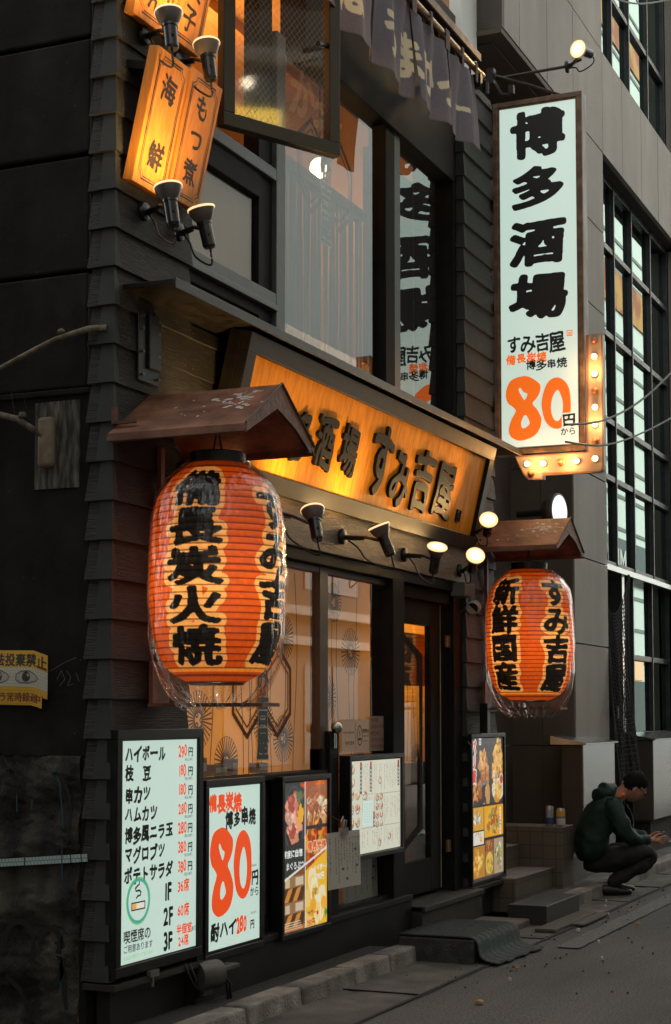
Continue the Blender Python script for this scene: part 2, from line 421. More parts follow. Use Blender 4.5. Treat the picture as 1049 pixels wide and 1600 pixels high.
class Canvas:
    def __init__(s, W, H, col):
        s.W, s.H = W, H; s.a = np.ones((H, W, 3)) * np.array(col)
        s.Y, s.X = np.mgrid[0:H, 0:W] + .5
    def noise(s, sc, seed):
        r = np.random.default_rng(seed); o = np.zeros((s.H, s.W))
        for k in range(5):
            f = r.normal(0, 1, 2) / sc * (1 + k * .7); o += np.sin(s.X * f[0] + s.Y * f[1] + r.uniform(0, 6.3)) / (1 + .5 * k)
        return o / 2.2
    def put(s, m, col, al=1.):
        m = m.astype(float) * al; s.a = s.a * (1 - m[..., None]) + np.array(col) * m[..., None]
    def rect(s, x0, y0, x1, y1, col, al=1.): s.put((s.X >= x0) & (s.X < x1) & (s.Y >= y0) & (s.Y < y1), col, al)
    def ell(s, cx, cy, rx, ry, col, rot=0., wob_=0., seed=0, al=1.):
        c, q = math.cos(rot), math.sin(rot); dx, dy = s.X - cx, s.Y - cy
        u, v = (dx * c + dy * q) / rx, (-dx * q + dy * c) / ry; d = np.hypot(u, v)
        if wob_: th = np.arctan2(v, u); d = d / (1 + wob_ * (np.sin(3 * th + seed) + .6 * np.sin(5 * th + 2.3 * seed) + .4 * np.sin(9 * th + 1.7 * seed)))
        s.put(np.clip((1 - d) * min(rx, ry) + .5, 0, 1), col, al)
    def poly(s, pts, col, al=1.): s.put(rast([np.array(pts, float)], s.W, s.H), col, al)
    def text(s, t, x, y, size, col, halo=None, hr=1, **k):
        m = rtext(t, x, y, size, s.W, s.H, **k)
        if halo is not None: s.put(dilate(m, hr), halo)
        s.put(m, col)
    def food(s, cx, cy, rx, ry, cols, n, seed, sz=.3):     # a heap of lumps in the given colours
        r = np.random.default_rng(seed)
        for k in range(n):
            t, q = r.uniform(0, 6.28), math.sqrt(r.uniform(0, 1)); c = np.array(cols[r.integers(len(cols))]) * r.uniform(.6, 1.25)
            z = r.uniform(.5, 1.2) * sz
            s.ell(cx + math.cos(t) * q * rx, cy + math.sin(t) * q * ry, max(.8, z * rx), max(.8, z * ry * .8), c, r.uniform(0, 3), .12, r.uniform(0, 9))
            s.ell(cx + math.cos(t) * q * rx - z * rx * .25, cy + math.sin(t) * q * ry - z * ry * .3, max(.6, z * rx * .35), max(.5, z * ry * .25), np.clip(c * 1.7 + .03, 0, 1), r.uniform(0, 3), .1, 2, .7)
    def mesh(s, name, M, w_, h, material, parent, d=.002, flip=False):
        """flat printed sheet with one vertex per sample"""
        xs = (np.arange(s.W)) / (s.W - 1) * w_; ys = h - np.arange(s.H) / (s.H - 1) * h
        XX, YY = np.meshgrid(xs, ys)
        return colgrid(name, np.stack([XX, YY, np.full_like(XX, d)], -1), s.a, material, parent, M)
def colgrid(name, P, colr, material, parent=None, M=None, smooth=True, wrap=False):
    H, W = P.shape[:2]; P = P.reshape(-1, 3)
    if M is not None:
        A = np.array(M); P = P @ A[:3, :3].T + A[:3, 3]
    if parent is not None:
        p = parent
        while p.parent: p = p.parent
        P = P - np.array(p.location)
    i = np.arange(H * W).reshape(H, W)
    j = np.roll(i, -1, 1) if wrap else None
    if wrap: q = np.stack([i[:-1], i[1:], j[1:], j[:-1]], -1).reshape(-1, 4)
    else: q = np.stack([i[:-1, :-1], i[1:, :-1], i[1:, 1:], i[:-1, 1:]], -1).reshape(-1, 4)
    me = bpy.data.meshes.new(name); me.vertices.add(H * W); me.vertices.foreach_set('co', P.astype(np.float32).ravel())
    me.loops.add(q.size); me.polygons.add(len(q)); me.loops.foreach_set('vertex_index', q.astype(np.int32).ravel())
    me.polygons.foreach_set('loop_start', np.arange(0, q.size, 4, dtype=np.int32))
    me.update(calc_edges=True)
    if smooth: me.polygons.foreach_set('use_smooth', np.ones(len(q), bool))
    at = me.color_attributes.new('Col', 'FLOAT_COLOR', 'POINT')
    at.data.foreach_set('color', np.concatenate([np.clip(colr.reshape(-1, 3), 0, 1), np.ones((H * W, 1))], 1).astype(np.float32).ravel())
    me.materials.append(material); me.validate()
    o = bpy.data.objects.new(name, me); COL.objects.link(o)
    if parent is not None: o.parent = parent
    return o

# ================================================================ shared materials
BLACK = mat('black_paint', (.009, .0085, .008), .62, col2=(.015, .0142, .013), nscale=9, spec=.14, big=.3, bigs=2)
BLACKM = mat('black_metal', (.007, .007, .0075), .35, col2=(.014, .014, .014), nscale=14, spec=.4)
SIDING = mat('painted_siding', (.016, .0152, .0135), .66, spec=.4, col2=(.045, .041, .035), nscale=3.5, nstretch=(3, 3, 26), bump=1.0, bscale=6, bstretch=(1.2, 1.2, 40), big=.35, bigs=2.2, bigst=(1, 1, 2.5))
SIDINGT = mat('siding_trim', (.026, .031, .0285), .65, spec=.4, col2=(.043, .047, .044), nscale=5)
NAIL = mat('nail_head', (.14, .12, .10), .45, .7)
DARKWALL = mat('sooty_stone', (.009, .0084, .0074), .9, spec=.25, col2=(.025, .023, .02), nscale=4, bump=.5, bscale=14, contrast=(.4, .75), big=.5, bigs=1.6, bigst=(1, 2.5, .6))
ROUGHWALL = mat('rough_concrete', (.012, .011, .01), .95, col2=(.10, .088, .07), nscale=2.4, nstretch=(1, 2.2, .9), bump=1.0, bscale=55, contrast=(.42, .72))
GREYFRAME = mat('grey_aluminium', (.09, .10, .105), .42, .3, col2=(.13, .14, .14), nscale=7)
WOODBEAM = mat('rough_dark_wood', (.075, .05, .03), .5, col2=(.17, .115, .065), nscale=4, nstretch=(1.5, 8, 22), bump=1.0, bscale=7, bstretch=(2, 8, 40))
RUST = mat('rusty_painted_steel', (.12, .046, .024), .58, col2=(.24, .105, .058), nscale=7, bump=.5, bscale=30, contrast=(.36, .62), detail=10, big=.4, bigs=3, bigst=(3, 1, 3))
RUSTDK = mat('rusty_edge', (.06, .028, .018), .6, col2=(.14, .06, .035), nscale=18)
FLAKE = mat('bird_droppings', (.5, .46, .42), .8)
STONE = mat('brown_grey_stone', (.23, .205, .172), .6, col2=(.31, .28, .238), nscale=2.0, bump=.45, bscale=90, contrast=(.3, .7), detail=10, big=.28, bigs=.9, bigst=(1.6, 1.6, .35))
STONEDK = mat('dark_joint', (.03, .027, .024), .9)
BROWNST = mat('dark_brown_stone', (.055, .043, .034), .6, col2=(.095, .074, .056), nscale=2.5, bump=.3, bscale=80)
STEEL = mat('brushed_steel', (.40, .42, .43), .22, .95, col2=(.46, .47, .46), nscale=.8, bump=.03, bscale=.9)
CLEAR = glassmat('window_glass', 1.4, (.93, .95, .94)); UPGLASS = glassmat('upper_glass', 2.2, (.80, .78, .70))
DARKGL = glassmat('street_glass', 2.6, (.5, .58, .56), .0, .18, glosscol=(.30, .37, .345))
PLASTIC = glassmat('clear_plastic', 1.1, (.98, .975, .965), .10, .02, bump=.7, bscale=20)
INK = mat('black_ink', (.012, .012, .013), .5)
INKBR = mat('brown_black_ink', (.028, .018, .012), .5)
REDINK = emit('backlit_red', (.85, .075, .008), .43, (.4, .05, .02))
ORINK = emit('backlit_orange', (.88, .15, .006), .45, (.4, .08, .02))
LITWHITE = emit('backlit_white', (.61, .82, .71), .375, (.5, .5, .5))
LAMPON = emit('lamp_glow', (1, .66, .28), 4.0); LAMPAMB = emit('lamp_amber_glow', (1, .46, .12), 1.5)
LAMPRIM = emit('lamp_rim_glow', (1, .56, .26), .8)
BULBON = emit('bulb_glow', (1, .70, .34), 2.6)
BULBOFF = mat('unlit_bulb', (.5, .2, .09), .3, coat=.5)
SOCKET = mat('black_bakelite', (.012, .012, .012), .22, coat=.3)
REFLECTOR = mat('grey_lamp_glass', (.13, .108, .095), .3, .2)
RUBBER = mat('black_cable', (.01, .01, .01), .5)
PAPERW = mat('white_paper', (.62, .6, .56), .8)
WARM = (1, .60, .24)

# ================================================================ the ground
def sheet(name, x0, x1, y0, y1, z, m, nx=40, ny=12, amp=.004, seed=1):
    r = np.random.default_rng(seed)
    X, Y = np.meshgrid(np.linspace(x0, x1, nx), np.linspace(y0, y1, ny))
    Z = z + amp * (np.sin(X * 2.1 + seed) * np.sin(Y * 3.3) + .6 * r.normal(0, 1, X.shape)) / 1.6
    mb = MB(); i = np.arange(nx * ny).reshape(ny, nx)
    mb.add(np.stack([X, Y, Z], -1).reshape(-1, 3), np.stack([i[:-1, :-1], i[:-1, 1:], i[1:, 1:], i[1:, :-1]], -1).reshape(-1, 4).tolist())
    return structure(mb.build(name, m, smooth='all'))
ASPH = mat('asphalt', (.036, .034, .031), .85, col2=(.165, .155, .138), nscale=85, bump=1.0, bscale=140, contrast=(.36, .76), detail=9, big=.42, bigs=.9, bigst=(.5, 1.6, 1))
CONC = mat('worn_paving_concrete', (.06, .055, .047), .85, col2=(.13, .118, .102), nscale=5, bump=.7, bscale=90, detail=10, big=.35, bigs=1.7)
ground = MB(); ground.quad((-300, -300, -.06), (300, -300, -.06), (300, 300, -.06), (-300, 300, -.06))
structure(ground.build('ground', ASPH))
sheet('road', -6, 90, -4.4, 3.13, 0.0, ASPH, 120, 40, .004)
sheet('gutter_paving', -6, 40, 3.1, 3.62, .006, CONC, 120, 10, .004, 3)
m_ = MB()
for k in range(30):                          # joints and seams of the gutter slabs
    x = 5.9 + k * 1.18
    m_.box((x, 3.12, -.02), (x + .012, 3.58, .0125))
m_.box((5, 3.105, -.02), (30, 3.125, .011))
structure(m_.build('gutter_joint', mat('joint_dirt', (.012, .011, .01), .9)))
wl = MB(); r_ = random.Random(3); xs = [10.3 + .05 * k for k in range(160)]
for k in range(159):
    a0, a1 = 2.80 + r_.uniform(-.008, .008), 2.95 + r_.uniform(-.008, .008)
    wl.add([(xs[k], a0, .009), (xs[k + 1], 2.80 + r_.uniform(-.008, .008), .009), (xs[k + 1], 2.95, .009), (xs[k], a1, .009)], [(0, 1, 2, 3)])
structure(wl.build('road_marking', mat('worn_white_paint', (.06, .058, .054), .85, col2=(.15, .146, .135), nscale=26, nstretch=(1, 1, 1), contrast=(.3, .75), bump=.5, bscale=90)))
# near kerb: four stones and a dirt strip behind
KERB = mat('kerb_stone', (.13, .117, .10), .85, col2=(.30, .272, .235), nscale=6, bump=1.0, bscale=60, detail=10, big=.45, bigs=2.5)
kx = [5.2, 6.35, 7.12, 7.75, 8.45, 8.98, 9.47]
kb = MB()
for a, b in zip(kx[:-1], kx[1:]):
    kb.frustum((a + .006, 3.56, -.04), (b - .006, 3.72, .098 + random.uniform(-.004, .004)), 0, -.012)
structure(kb.build('kerb', KERB, bevel=.012))
db = MB(); db.box((5.2, 3.72, -.04), (9.38, 3.9, .082)); structure(db.build('dirt_strip', mat('dark_dirt', (.012, .011, .01), .95, col2=(.03, .027, .024), nscale=25, bump=.8)))
# far pavement with its kerb
sb = MB(); sb.box((12.25, 3.42, -.04), (60, 3.56, .10)); structure(sb.build('far_kerb', KERB, bevel=.012))
sb = MB(); sb.box((12.25, 3.56, -.04), (60, 6.0, .085)); structure(sb.build('pavement', CONC))

# ================================================================ the restaurant building
IZ = thing('restaurant_building', 'dark two storey restaurant clad in lapped boards with big glass shopfront', 'building', (6.4, 3.9, 0))
# dark side wall, towards the alley on the left
m_ = MB()
def course(z0, z1, inset=0):
    m_.box((6.40 + inset, 4.055, z0), (6.9, 8.6, z1))
    m_.box((6.395 + inset, 4.022, z0), (6.7, 4.055, z1 - .01))
for z0, z1, q in ((3.018, 3.56, .0), (3.575, 4.118, .004), (4.135, 4.68, .0), (4.697, 5.25, .005), (5.265, 5.8, 0), (5.82, 6.4, .004), (6.42, 7.6, 0)): course(z0, z1, q)
m_.box((6.405, 4.03, 1.30), (6.8, 8.6, 3.0))
m_.build('side_wall', DARKWALL, IZ, bevel=.012)
m_ = MB()
NX, NZ = 60, 90
P_ = np.zeros((NZ, NX, 3)); rr = np.random.default_rng(5)
for a in range(NZ):
    for b in range(NX):
        P_[a, b] = (6.398 + .012 * math.sin(a * .35 + b * .2) + rr.normal(0, .006) - .014 * max(0, math.sin(b * .11 + a * .03)), 4.06 + b * .03, -.05 + a * 1.36 / (NZ - 1))
i = np.arange(NX * NZ).reshape(NZ, NX)
m_.add(P_.reshape(-1, 3), np.stack([i[:-1, :-1], i[1:, :-1], i[1:, 1:], i[:-1, 1:]], -1).reshape(-1, 4).tolist())
m_.build('lower_side_wall', ROUGHWALL, IZ, smooth='all')
pieces('stone_ledge', DARKWALL, IZ, [((6.392, 4.022, -.05), (6.7, 4.06, 1.30)), ((6.386, 4.03, 2.985), (6.6, 4.7, 3.014))], .006)
m_ = MB(); m_.box((6.397, 4.09, 2.55), (6.405, 4.335, 2.96))
m_.build('bare_cement_patch', mat('bare_cement', (.03, .027, .022), .9, col2=(.17, .15, .125), nscale=5, nstretch=(1, 9, 1.6), contrast=(.4, .7), bump=.6), IZ)
# graffiti and paint drips on the side wall
m_ = MB(); F_ = endframe(6.372, 4.06, 0)
def blob(cx, cy, rx, ry, a0, a1, n=16): return [(cx + rx * math.cos(a0 + (a1 - a0) * k / n), cy + ry * math.sin(a0 + (a1 - a0) * k / n)) for k in range(n + 1)]
for pts, w_ in ((blob(-.14, .40, .07, .13, 2.6, -2.2), .028), (blob(-.31, .44, .08, .11, 3.4, -1.5), .026), ([(-.11, .47), (-.075, .33), (-.05, .17)], .022), ([(-.38, .30), (-.30, .24), (-.24, .12)], .022), (blob(-.13, 1.03, .09, .2, 1.7, -.6), .015)):
    m_ = MB(); m_.stroke(pts, w_, F_); m_.build('spray_graffiti', mat('spray_paint', (.006, .006, .006), .7), IZ)
m_ = MB()
for pts in ([(-.14, 1.27), (-.10, 1.18), (-.085, 1.06), (-.08, .98)], [(-.085, .93), (-.083, .8), (-.08, .74)], [(-.08, .52), (-.083, .33), (-.085, .2)], [(-.335, 1.13), (-.33, 1.05)], [(-.25, 1.11), (-.25, 1.06)]):
    m_ = MB(); m_.stroke(pts, .0065, F_); m_.build('blue_paint_drip', mat('teal_paint', (.012, .07, .09), .6), IZ)
m_ = MB(); r_ = random.Random(9)
for k in range(46):
    x, y = -r_.uniform(.02, .5), r_.uniform(.1, 4.6)
    m_.box((x, y, -.001), (x + r_.uniform(.001, .004), y + r_.uniform(.001, .004), .0015), 0, fr((6.393, 4.03, 0), (0, -1, 0), (0, 0, 1)))
for pts in ([(-.165, 1.66), (-.14, 1.70), (-.12, 1.66), (-.15, 1.63)], [(-.11, 1.70), (-.09, 1.67), (-.105, 1.63), (-.075, 1.64)], [(-.20, 1.70), (-.12, 1.74), (-.06, 1.76)], [(-.06, 1.69), (-.045, 1.65)]):
    m_.stroke(pts, .003, fr((6.393, 4.03, 0), (0, -1, 0), (0, 0, 1)), .002)
m_.build('chalk_scratch', mat('chalk', (.12, .115, .1), .9), IZ)['kind'] = 'stuff'

# lapped boards
def cladding(name, x0, x1, y0, y1, z0, z1, ph=0.):
    mb = MB(); h = .1815; z = z0
    k = 0
    while z < z1:
        mb.frustum((x0, y0, z), (x1, y1, min(z + h + .012, z1 + .02)), .021 + random.uniform(-.002, .003), .003)
        for xx in (x0 + .045, x1 - .045):                # nail heads
            yy = y0 - .0165; zz = z + .03 + random.uniform(-.004, .004); mb.cyl((xx, yy + .006, zz), (xx, yy - .0035, zz), .0045, n=7, mi=1)
        z += h; k += 1
    return mb
cladding('cladding', 6.395, 7.10, 3.915, 4.02, .30, 7.4).build('board_cladding', [SIDING, NAIL], IZ)
cladding('cladding', 7.10, 7.95, 3.92, 4.0, 2.84, 3.44).build('board_cladding', [SIDING, NAIL], IZ)
m_ = MB(); z = .30                                # smooth corner caps, one per board
while z < 7.4:
    m_.frustum((6.391, 3.9105, z + .001), (6.398, 3.962, z + .192), .0215, .0045); z += .1815
m_.build('corner_cap', SIDINGT, IZ)
cladding('cladding', 11.33, 12.0, 3.915, 4.30, .25, 6.3).build('board_cladding', [SIDING, NAIL], IZ)
m_ = MB(); z = .25
while z < 6.3:
    m_.frustum((11.326, 3.9105, z + .001), (11.333, 3.965, z + .192), .0215, .0045); z += .1815
m_.build('corner_cap', SIDINGT, IZ)
m_ = MB(); m_.box((6.36, 3.85, .265), (7.2, 4.02, .292)); m_.box((6.45, 3.93, 0), (7.2, 4.0, .265)); m_.build('pier_base', mat('dark_brown_board', (.022, .016, .013), .6), IZ)
m_ = MB(); m_.box((11.30, 3.84, .22), (12.03, 4.3, .248)); m_.box((11.4, 3.93, 0), (12.0, 4.3, .22)); m_.build('pier_base', mat('dark_brown_board', (.022, .016, .013), .6), IZ)
# body of the building: floors, ceilings and inner walls of the two lit rooms
m_ = MB()
m_.box((7.13, 4.14, 2.46), (11.3, 8.0, 3.30)); m_.box((7.1, 4.0, 6.75), (11.3, 8.0, 7.4)); m_.box((7.0, 8.0, 0), (11.5, 8.2, 6.4))
m_.box((11.3, 4.30, 0), (11.5, 8.0, 6.4)); m_.box((7.0, 4.06, 0), (7.10, 8.0, 7.4)); m_.box((7.1, 4.7, 0), (11.3, 8.0, .25))
m_.build('inner_wall', mat('warm_plaster', (.26, .13, .05), .8, col2=(.32, .17, .07), nscale=3), IZ)
# ---- upper floor windows
GY = 4.035
pieces('window_surround', BLACK, IZ, [((7.10, 3.95, 3.30), (11.33, 4.12, 3.47)), ((8.62, 3.96, 5.46), (11.33, 4.13, 6.75)), ((7.1, 3.96, 6.3), (8.62, 4.13, 6.75)), ((8.14, 4.03, 3.47), (8.31, 4.13, 6.3)), ((9.965, 3.985, 3.47), (10.13, 4.11, 5.46)), ((11.26, 3.96, 3.3), (11.33, 4.13, 5.46))])
pieces('window_frame', GREYFRAME, IZ, [((8.312, 4.00, 3.47), (8.43, 4.12, 5.46)), ((10.132, 3.99, 3.47), (10.245, 4.09, 5.46)), ((7.13, 4.0, 3.835), (8.31, 4.10, 3.905)), ((7.13, 3.985, 3.80), (8.31, 4.10, 3.834)), ((7.13, 4.0, 4.565), (8.31, 4.10, 4.635))])
pieces('sash_rail', BLACK, IZ, [((7.13, 4.02, 4.42), (8.14, 4.09, 4.565)), ((7.13, 4.02, 3.74), (8.14, 4.09, 3.80))])
def pane(name, x0, x1, z0, z1, y, m, par=IZ):
    mb = MB(); mb.quad((x0, y, z0), (x1, y, z0), (x1, y, z1), (x0, y, z1)); return mb.build(name, m, par)
pane('window_pane', 8.43, 9.965, 3.47, 5.46, GY, UPGLASS); pane('window_pane', 10.245, 11.26, 3.47, 5.46, GY, UPGLASS)
pane('window_pane', 7.13, 8.14, 3.905, 4.42, 4.055, CLEAR); pane('window_pane', 7.13, 8.14, 3.47, 3.74, 4.055, CLEAR)
# frosted film behind the left sash
FROST = mat('frosted_film', (.34, .225, .14), .7, col2=(.40, .27, .175), nscale=1.2, nstretch=(3, 1, .2))
m_ = MB(); m_.box((7.12, 4.075, 3.45), (8.24, 4.082, 4.43)); m_.build('window_film', FROST, IZ)
# hanging strips of cloth behind the large pane, with gaps between them
CURT = mat('pale_curtain', (.20, .165, .13), .8, col2=(.12, .105, .09), nscale=2.2, nstretch=(9, 1, .1))
m_ = MB(); r_ = random.Random(4); x = 8.58
while x < 10.12:
    w_ = r_.uniform(.05, .13); q = r_.uniform(-.02, .02); z0 = 3.40
    m_.add([(x, 4.22 + q, z0), (x + w_ / 2, 4.235 + q, z0), (x + w_, 4.222 - q, z0), (x, 4.22, 4.86), (x + w_ / 2, 4.23, 4.86), (x + w_, 4.22, 4.86)], [(0, 1, 4, 3), (1, 2, 5, 4)])
    x += w_ + r_.choice((.004, .008, .015, .03))
m_.build('strip_curtain', CURT, IZ)
m_ = MB(); m_.box((8.58, 4.2, 4.86), (10.12, 4.27, 4.93)); m_.build('curtain_rail', mat('dull_rail', (.14, .11, .08), .6), IZ)
m_ = MB(); m_.box((10.42, 4.3, 3.4), (11.3, 4.34, 5.5)); m_.build('inner_panel', mat('dim_panel', (.012, .012, .011), .6), IZ)
# wooden ceiling upstairs
m_ = MB(); m_.box((7.12, 4.15, 6.28), (11.28, 8.0, 6.34))
for k in range(6): m_.box((7.12, 4.4 + k * .6, 6.2), (11.28, 4.5 + k * .6, 6.28))
m_.build('wooden_ceiling', mat('orange_wood', (.55, .27, .08), .55, col2=(.42, .19, .05), nscale=3, nstretch=(1, 9, 1)), IZ)
def tag_globe(p, r=.075):
    t = thing('globe_lamp', 'round white globe lamp glowing behind upper glass', 'ceiling lamp', p)
    a = MB(); a.lathe([(r * math.sin(math.pi * k / 12) + .0005, -r * math.cos(math.pi * k / 12)) for k in range(13)], p, 20)
    a.build('globe', emit('globe_glow', (1, .82, .55), 2.2), t, smooth='all')
    a = MB(); a.tube([(p[0], p[1], p[2] + r), (p[0], p[1], 6.2)], .006, 6); a.build('flex', RUBBER, t)
    light('lamp_light', 'POINT', (p[0], p[1], p[2] - r - .06), 9, WARM, t, .08); return t

# ---- canopy over the signboard
m_ = MB(); m_.box((6.46, 3.63, 3.474), (11.3, 3.97, 3.498)); m_.box((11.3, 3.63, 3.474), (11.85, 3.90, 3.498)); m_.box((6.46, 3.622, 3.455), (11.85, 3.63, 3.503)); m_.build('canopy', mat('canopy_metal', (.014, .012, .010), .4, .3, col2=(.035, .03, .025), nscale=20), IZ, bevel=.002)
m_ = MB(); m_.box((6.58, 3.886, 3.07), (6.78, 3.893, 3.40)); m_.box((6.66, 3.87, 3.14), (6.77, 3.886, 3.40)); m_.build('bracket_plate', BLACKM, IZ, bevel=.004)
for x in (6.6, 6.75):
    for z in (3.1, 3.21, 3.32, 3.38): m_ = MB(); m_.cyl((x, 3.887, z), (x, 3.868, z), .007, n=8); m_.build('bracket_bolt', mat('dull_bolt', (.2, .17, .12), .4, .8), IZ)
# ---- beam, header and shopfront
m_ = MB(); m_.box((7.13, 3.862, 2.445), (11.30, 3.97, 2.745)); m_.build('wooden_beam', WOODBEAM, IZ, bevel=.006)
pieces('shopfront_frame', BLACK, IZ, [((7.10, 3.885, 2.375), (11.33, 4.05, 2.443)), ((7.10, 3.93, .30), (8.845, 4.02, 1.175)), ((7.1, 3.885, 1.14), (8.78, 3.93, 1.175)), ((8.845, 3.90, .30), (8.98, 4.0, 1.40)), ((8.78, 3.92, 1.14), (8.843, 4.0, 1.30)), ((9.83, 3.885, .2), (10.03, 4.05, 2.375)), ((8.982, 3.92, .30), (9.828, 4.0, .345)), ((8.982, 3.92, .72), (9.828, 4.0, .76)), ((11.13, 3.93, .2), (11.33, 4.15, 2.375)), ((10.03, 3.95, 2.29), (11.13, 4.1, 2.375))])
pieces('shopfront_mullion', mat('brown_wood_frame', (.085, .055, .035), .5, col2=(.11, .07, .045), nscale=6, nstretch=(6, 6, .6)), IZ, [((8.78, 3.935, 1.175), (8.90, 4.0, 2.375)), ((7.1, 3.94, 2.335), (9.828, 3.99, 2.374)), ((10.031, 3.90, .3), (10.045, 3.945, 2.3))])
m_ = MB(); m_.box((7.15, 3.872, -.03), (10.12, 3.93, .30)); m_.box((7.15, 3.862, .285), (10.12, 3.95, .322)); m_.build('base_panel', mat('black_board', (.011, .011, .011), .55, col2=(.021, .02, .019), nscale=12, spec=.2, big=.4, bigs=1.5), IZ, bevel=.003)
pieces('wainscot_strip', mat('brown_wainscot', (.05, .027, .017), .5, col2=(.08, .045, .026), nscale=4, nstretch=(8, 8, .5)), IZ, [((7.93, 3.918, .42), (8.03, 3.929, 1.12)), ((7.24, 3.918, .42), (7.34, 3.929, 1.12))])
pane('shop_glass', 7.12, 8.78, 1.175, 2.335, 3.962, CLEAR); pane('shop_glass', 8.90, 9.83, .345, 2.335, 3.962, CLEAR)
# patterned blind behind the shop glass and the door: thistle heads on wavy stems
BLIND = bpy.data.materials.new('beige_blind'); BLIND.use_nodes = True
b_ = BLIND.node_tree; tr_ = b_.nodes.new('ShaderNodeBsdfTranslucent'); mx_ = b_.nodes.new('ShaderNodeMixShader')
tr_.inputs[0].default_value = (.58, .42, .19, 1); b_.nodes['Principled BSDF'].inputs['Base Color'].default_value = (.55, .38, .22, 1); b_.nodes['Principled BSDF'].inputs['Roughness'].default_value = .8
mx_.inputs[0].default_value = .6; b_.links.new(b_.nodes['Principled BSDF'].outputs[0], mx_.inputs[1]); b_.links.new(tr_.outputs[0], mx_.inputs[2]); b_.links.new(mx_.outputs[0], b_.nodes['Material Output'].inputs[0])
PRINT = mat('brown_print', (.10, .062, .03), .8)
BY = 4.10
pieces('window_blind', BLIND, IZ, [((7.11, BY, .3), (9.20, BY + .003, 2.36)), ((9.21, BY, .3), (10.10, BY + .003, 2.36))])
m_ = MB(); F_ = wallframe(0, BY - .003, 0)
def thistle(cx, cz, r, z0=.3):
    for k in range(30):
        a = 2 * math.pi * k / 30 + .05
        m_.stroke([(cx + .24 * r * math.cos(a), cz + .24 * r * math.sin(a)), (cx + r * math.cos(a), cz + r * math.sin(a))], .0095, F_)
    m_.stroke(blob(cx, cz, r, r, 0, 2 * math.pi, 30)[:-1], .003, F_, closed=True)
    for q in range(3): m_.stroke(blob(cx + .03 * math.cos(q * 2.1), cz + .03 * math.sin(q * 2.1), .012, .012, 0, 6.28, 8)[:-1], .01, F_, closed=True)
def stem(x, z0, z1, a=.03, ph=0.): m_.stroke([(x + a * math.sin(ph + (z0 + (z1 - z0) * k / 24) * 4.2), z0 + (z1 - z0) * k / 24) for k in range(25)], .010, F_, -.0005)
for cx, cz, r in ((7.36, 1.53, .12), (7.58, 1.47, .155), (7.9, 1.24, .14), (8.36, 1.45, .13), (8.62, 1.36, .135), (8.62, 1.95, .135), (8.2, 2.2, .13), (9.25, 1.6, .14), (9.62, 1.9, .15), (9.78, 1.35, .12), (9.35, 2.2, .12)):
    thistle(cx, cz, r); stem(cx, .35, cz - r, .03, cx * 3)
for x in (7.2, 7.45, 7.72, 8.08, 8.2, 8.47, 8.78, 9.1, 9.42, 9.7): stem(x, .35, 2.34, .028, x * 5)
m_.build('blind_print', PRINT, IZ)
# hexagon emblems and the shop's name stuck on the glass
MAROON = mat('maroon_film', (.085, .014, .009), .6); NAMEFILM = mat('black_film', (.02, .02, .022), .4); EDGEFILM = mat('pale_film_edge', (.42, .4, .36), .5)
def emblem(cx, cz, y, s=1.0, hs=((-.19, 0), (.19, 0))):
    a = MB(); F = wallframe(0, y, 0)
    for dx, dz in hs:
        for q, w_ in ((1, .028), (.80, .012)):
            a.stroke([(cx + s * (dx + .19 * q * math.sin(math.pi / 3 * k) * 1.0), cz + s * (dz + .25 * q * math.cos(math.pi / 3 * k))) for k in range(6)], w_ * s, F, .0005, closed=True)
    a.build('hexagon_sticker', MAROON, IZ)
    a = MB(); b = MB()
    text(a, 'すみ吉屋', F, cx, cz + .36 * s, .185 * s, .002, vertical=True, weight=.035, sx=.8, seed=3)
    text(b, 'すみ吉屋', F, cx, cz + .36 * s, .185 * s, .0012, vertical=True, weight=.075, sx=.8, seed=3)
    b.build('name_sticker_edge', EDGEFILM, IZ); a.build('name_sticker', NAMEFILM, IZ)
emblem(8.06, 1.63, 3.957)
emblem(9.15, 4.86, 4.064, 1.15)
light('room_light', 'AREA', (7.9, 4.8, 1.35), 17, (1, .64, .28), IZ, (1.2, .7), (.1, -1, .1))
light('back_room_light', 'AREA', (9.0, 5.2, 2.1), 6, (1, .64, .28), IZ, (1.6, .5), (0, -1, -.1))
light('upper_room_light', 'AREA', (8.6, 5.6, 5.5), 48, (1, .60, .25), IZ, (2.4, 1.0), (-.1, -.35, .9))
for k, (x, h, w_) in enumerate(((7.42, .10, .10), (7.60, .06, .15), (7.80, .085, .07), (8.12, .055, .12))):       # little boxes standing on the inner sill
    t = thing('sill_box', ('tall brown box standing on the window sill behind the lit boards', 'flat wide box on the window sill beside the tall brown one', 'small upright carton on the window sill', 'low box at the right end of the row on the window sill')[k], 'box', (x, 4.04, 1.175), 'boxes on the window sill')
    m_ = MB(); m_.box((x, 4.01, 1.176), (x + w_, 4.07, 1.176 + h)); m_.build('carton', mat('brown_carton', (.16, .085, .04), .7, col2=(.22, .13, .07), nscale=9), t, bevel=.003)
    m_ = MB(); m_.box((x + .012, 4.0075, 1.176 + h * .3), (x + w_ - .012, 4.0095, 1.176 + h * .75)); m_.build('label_patch', mat('cream_label', (.4, .32, .2), .7), t)
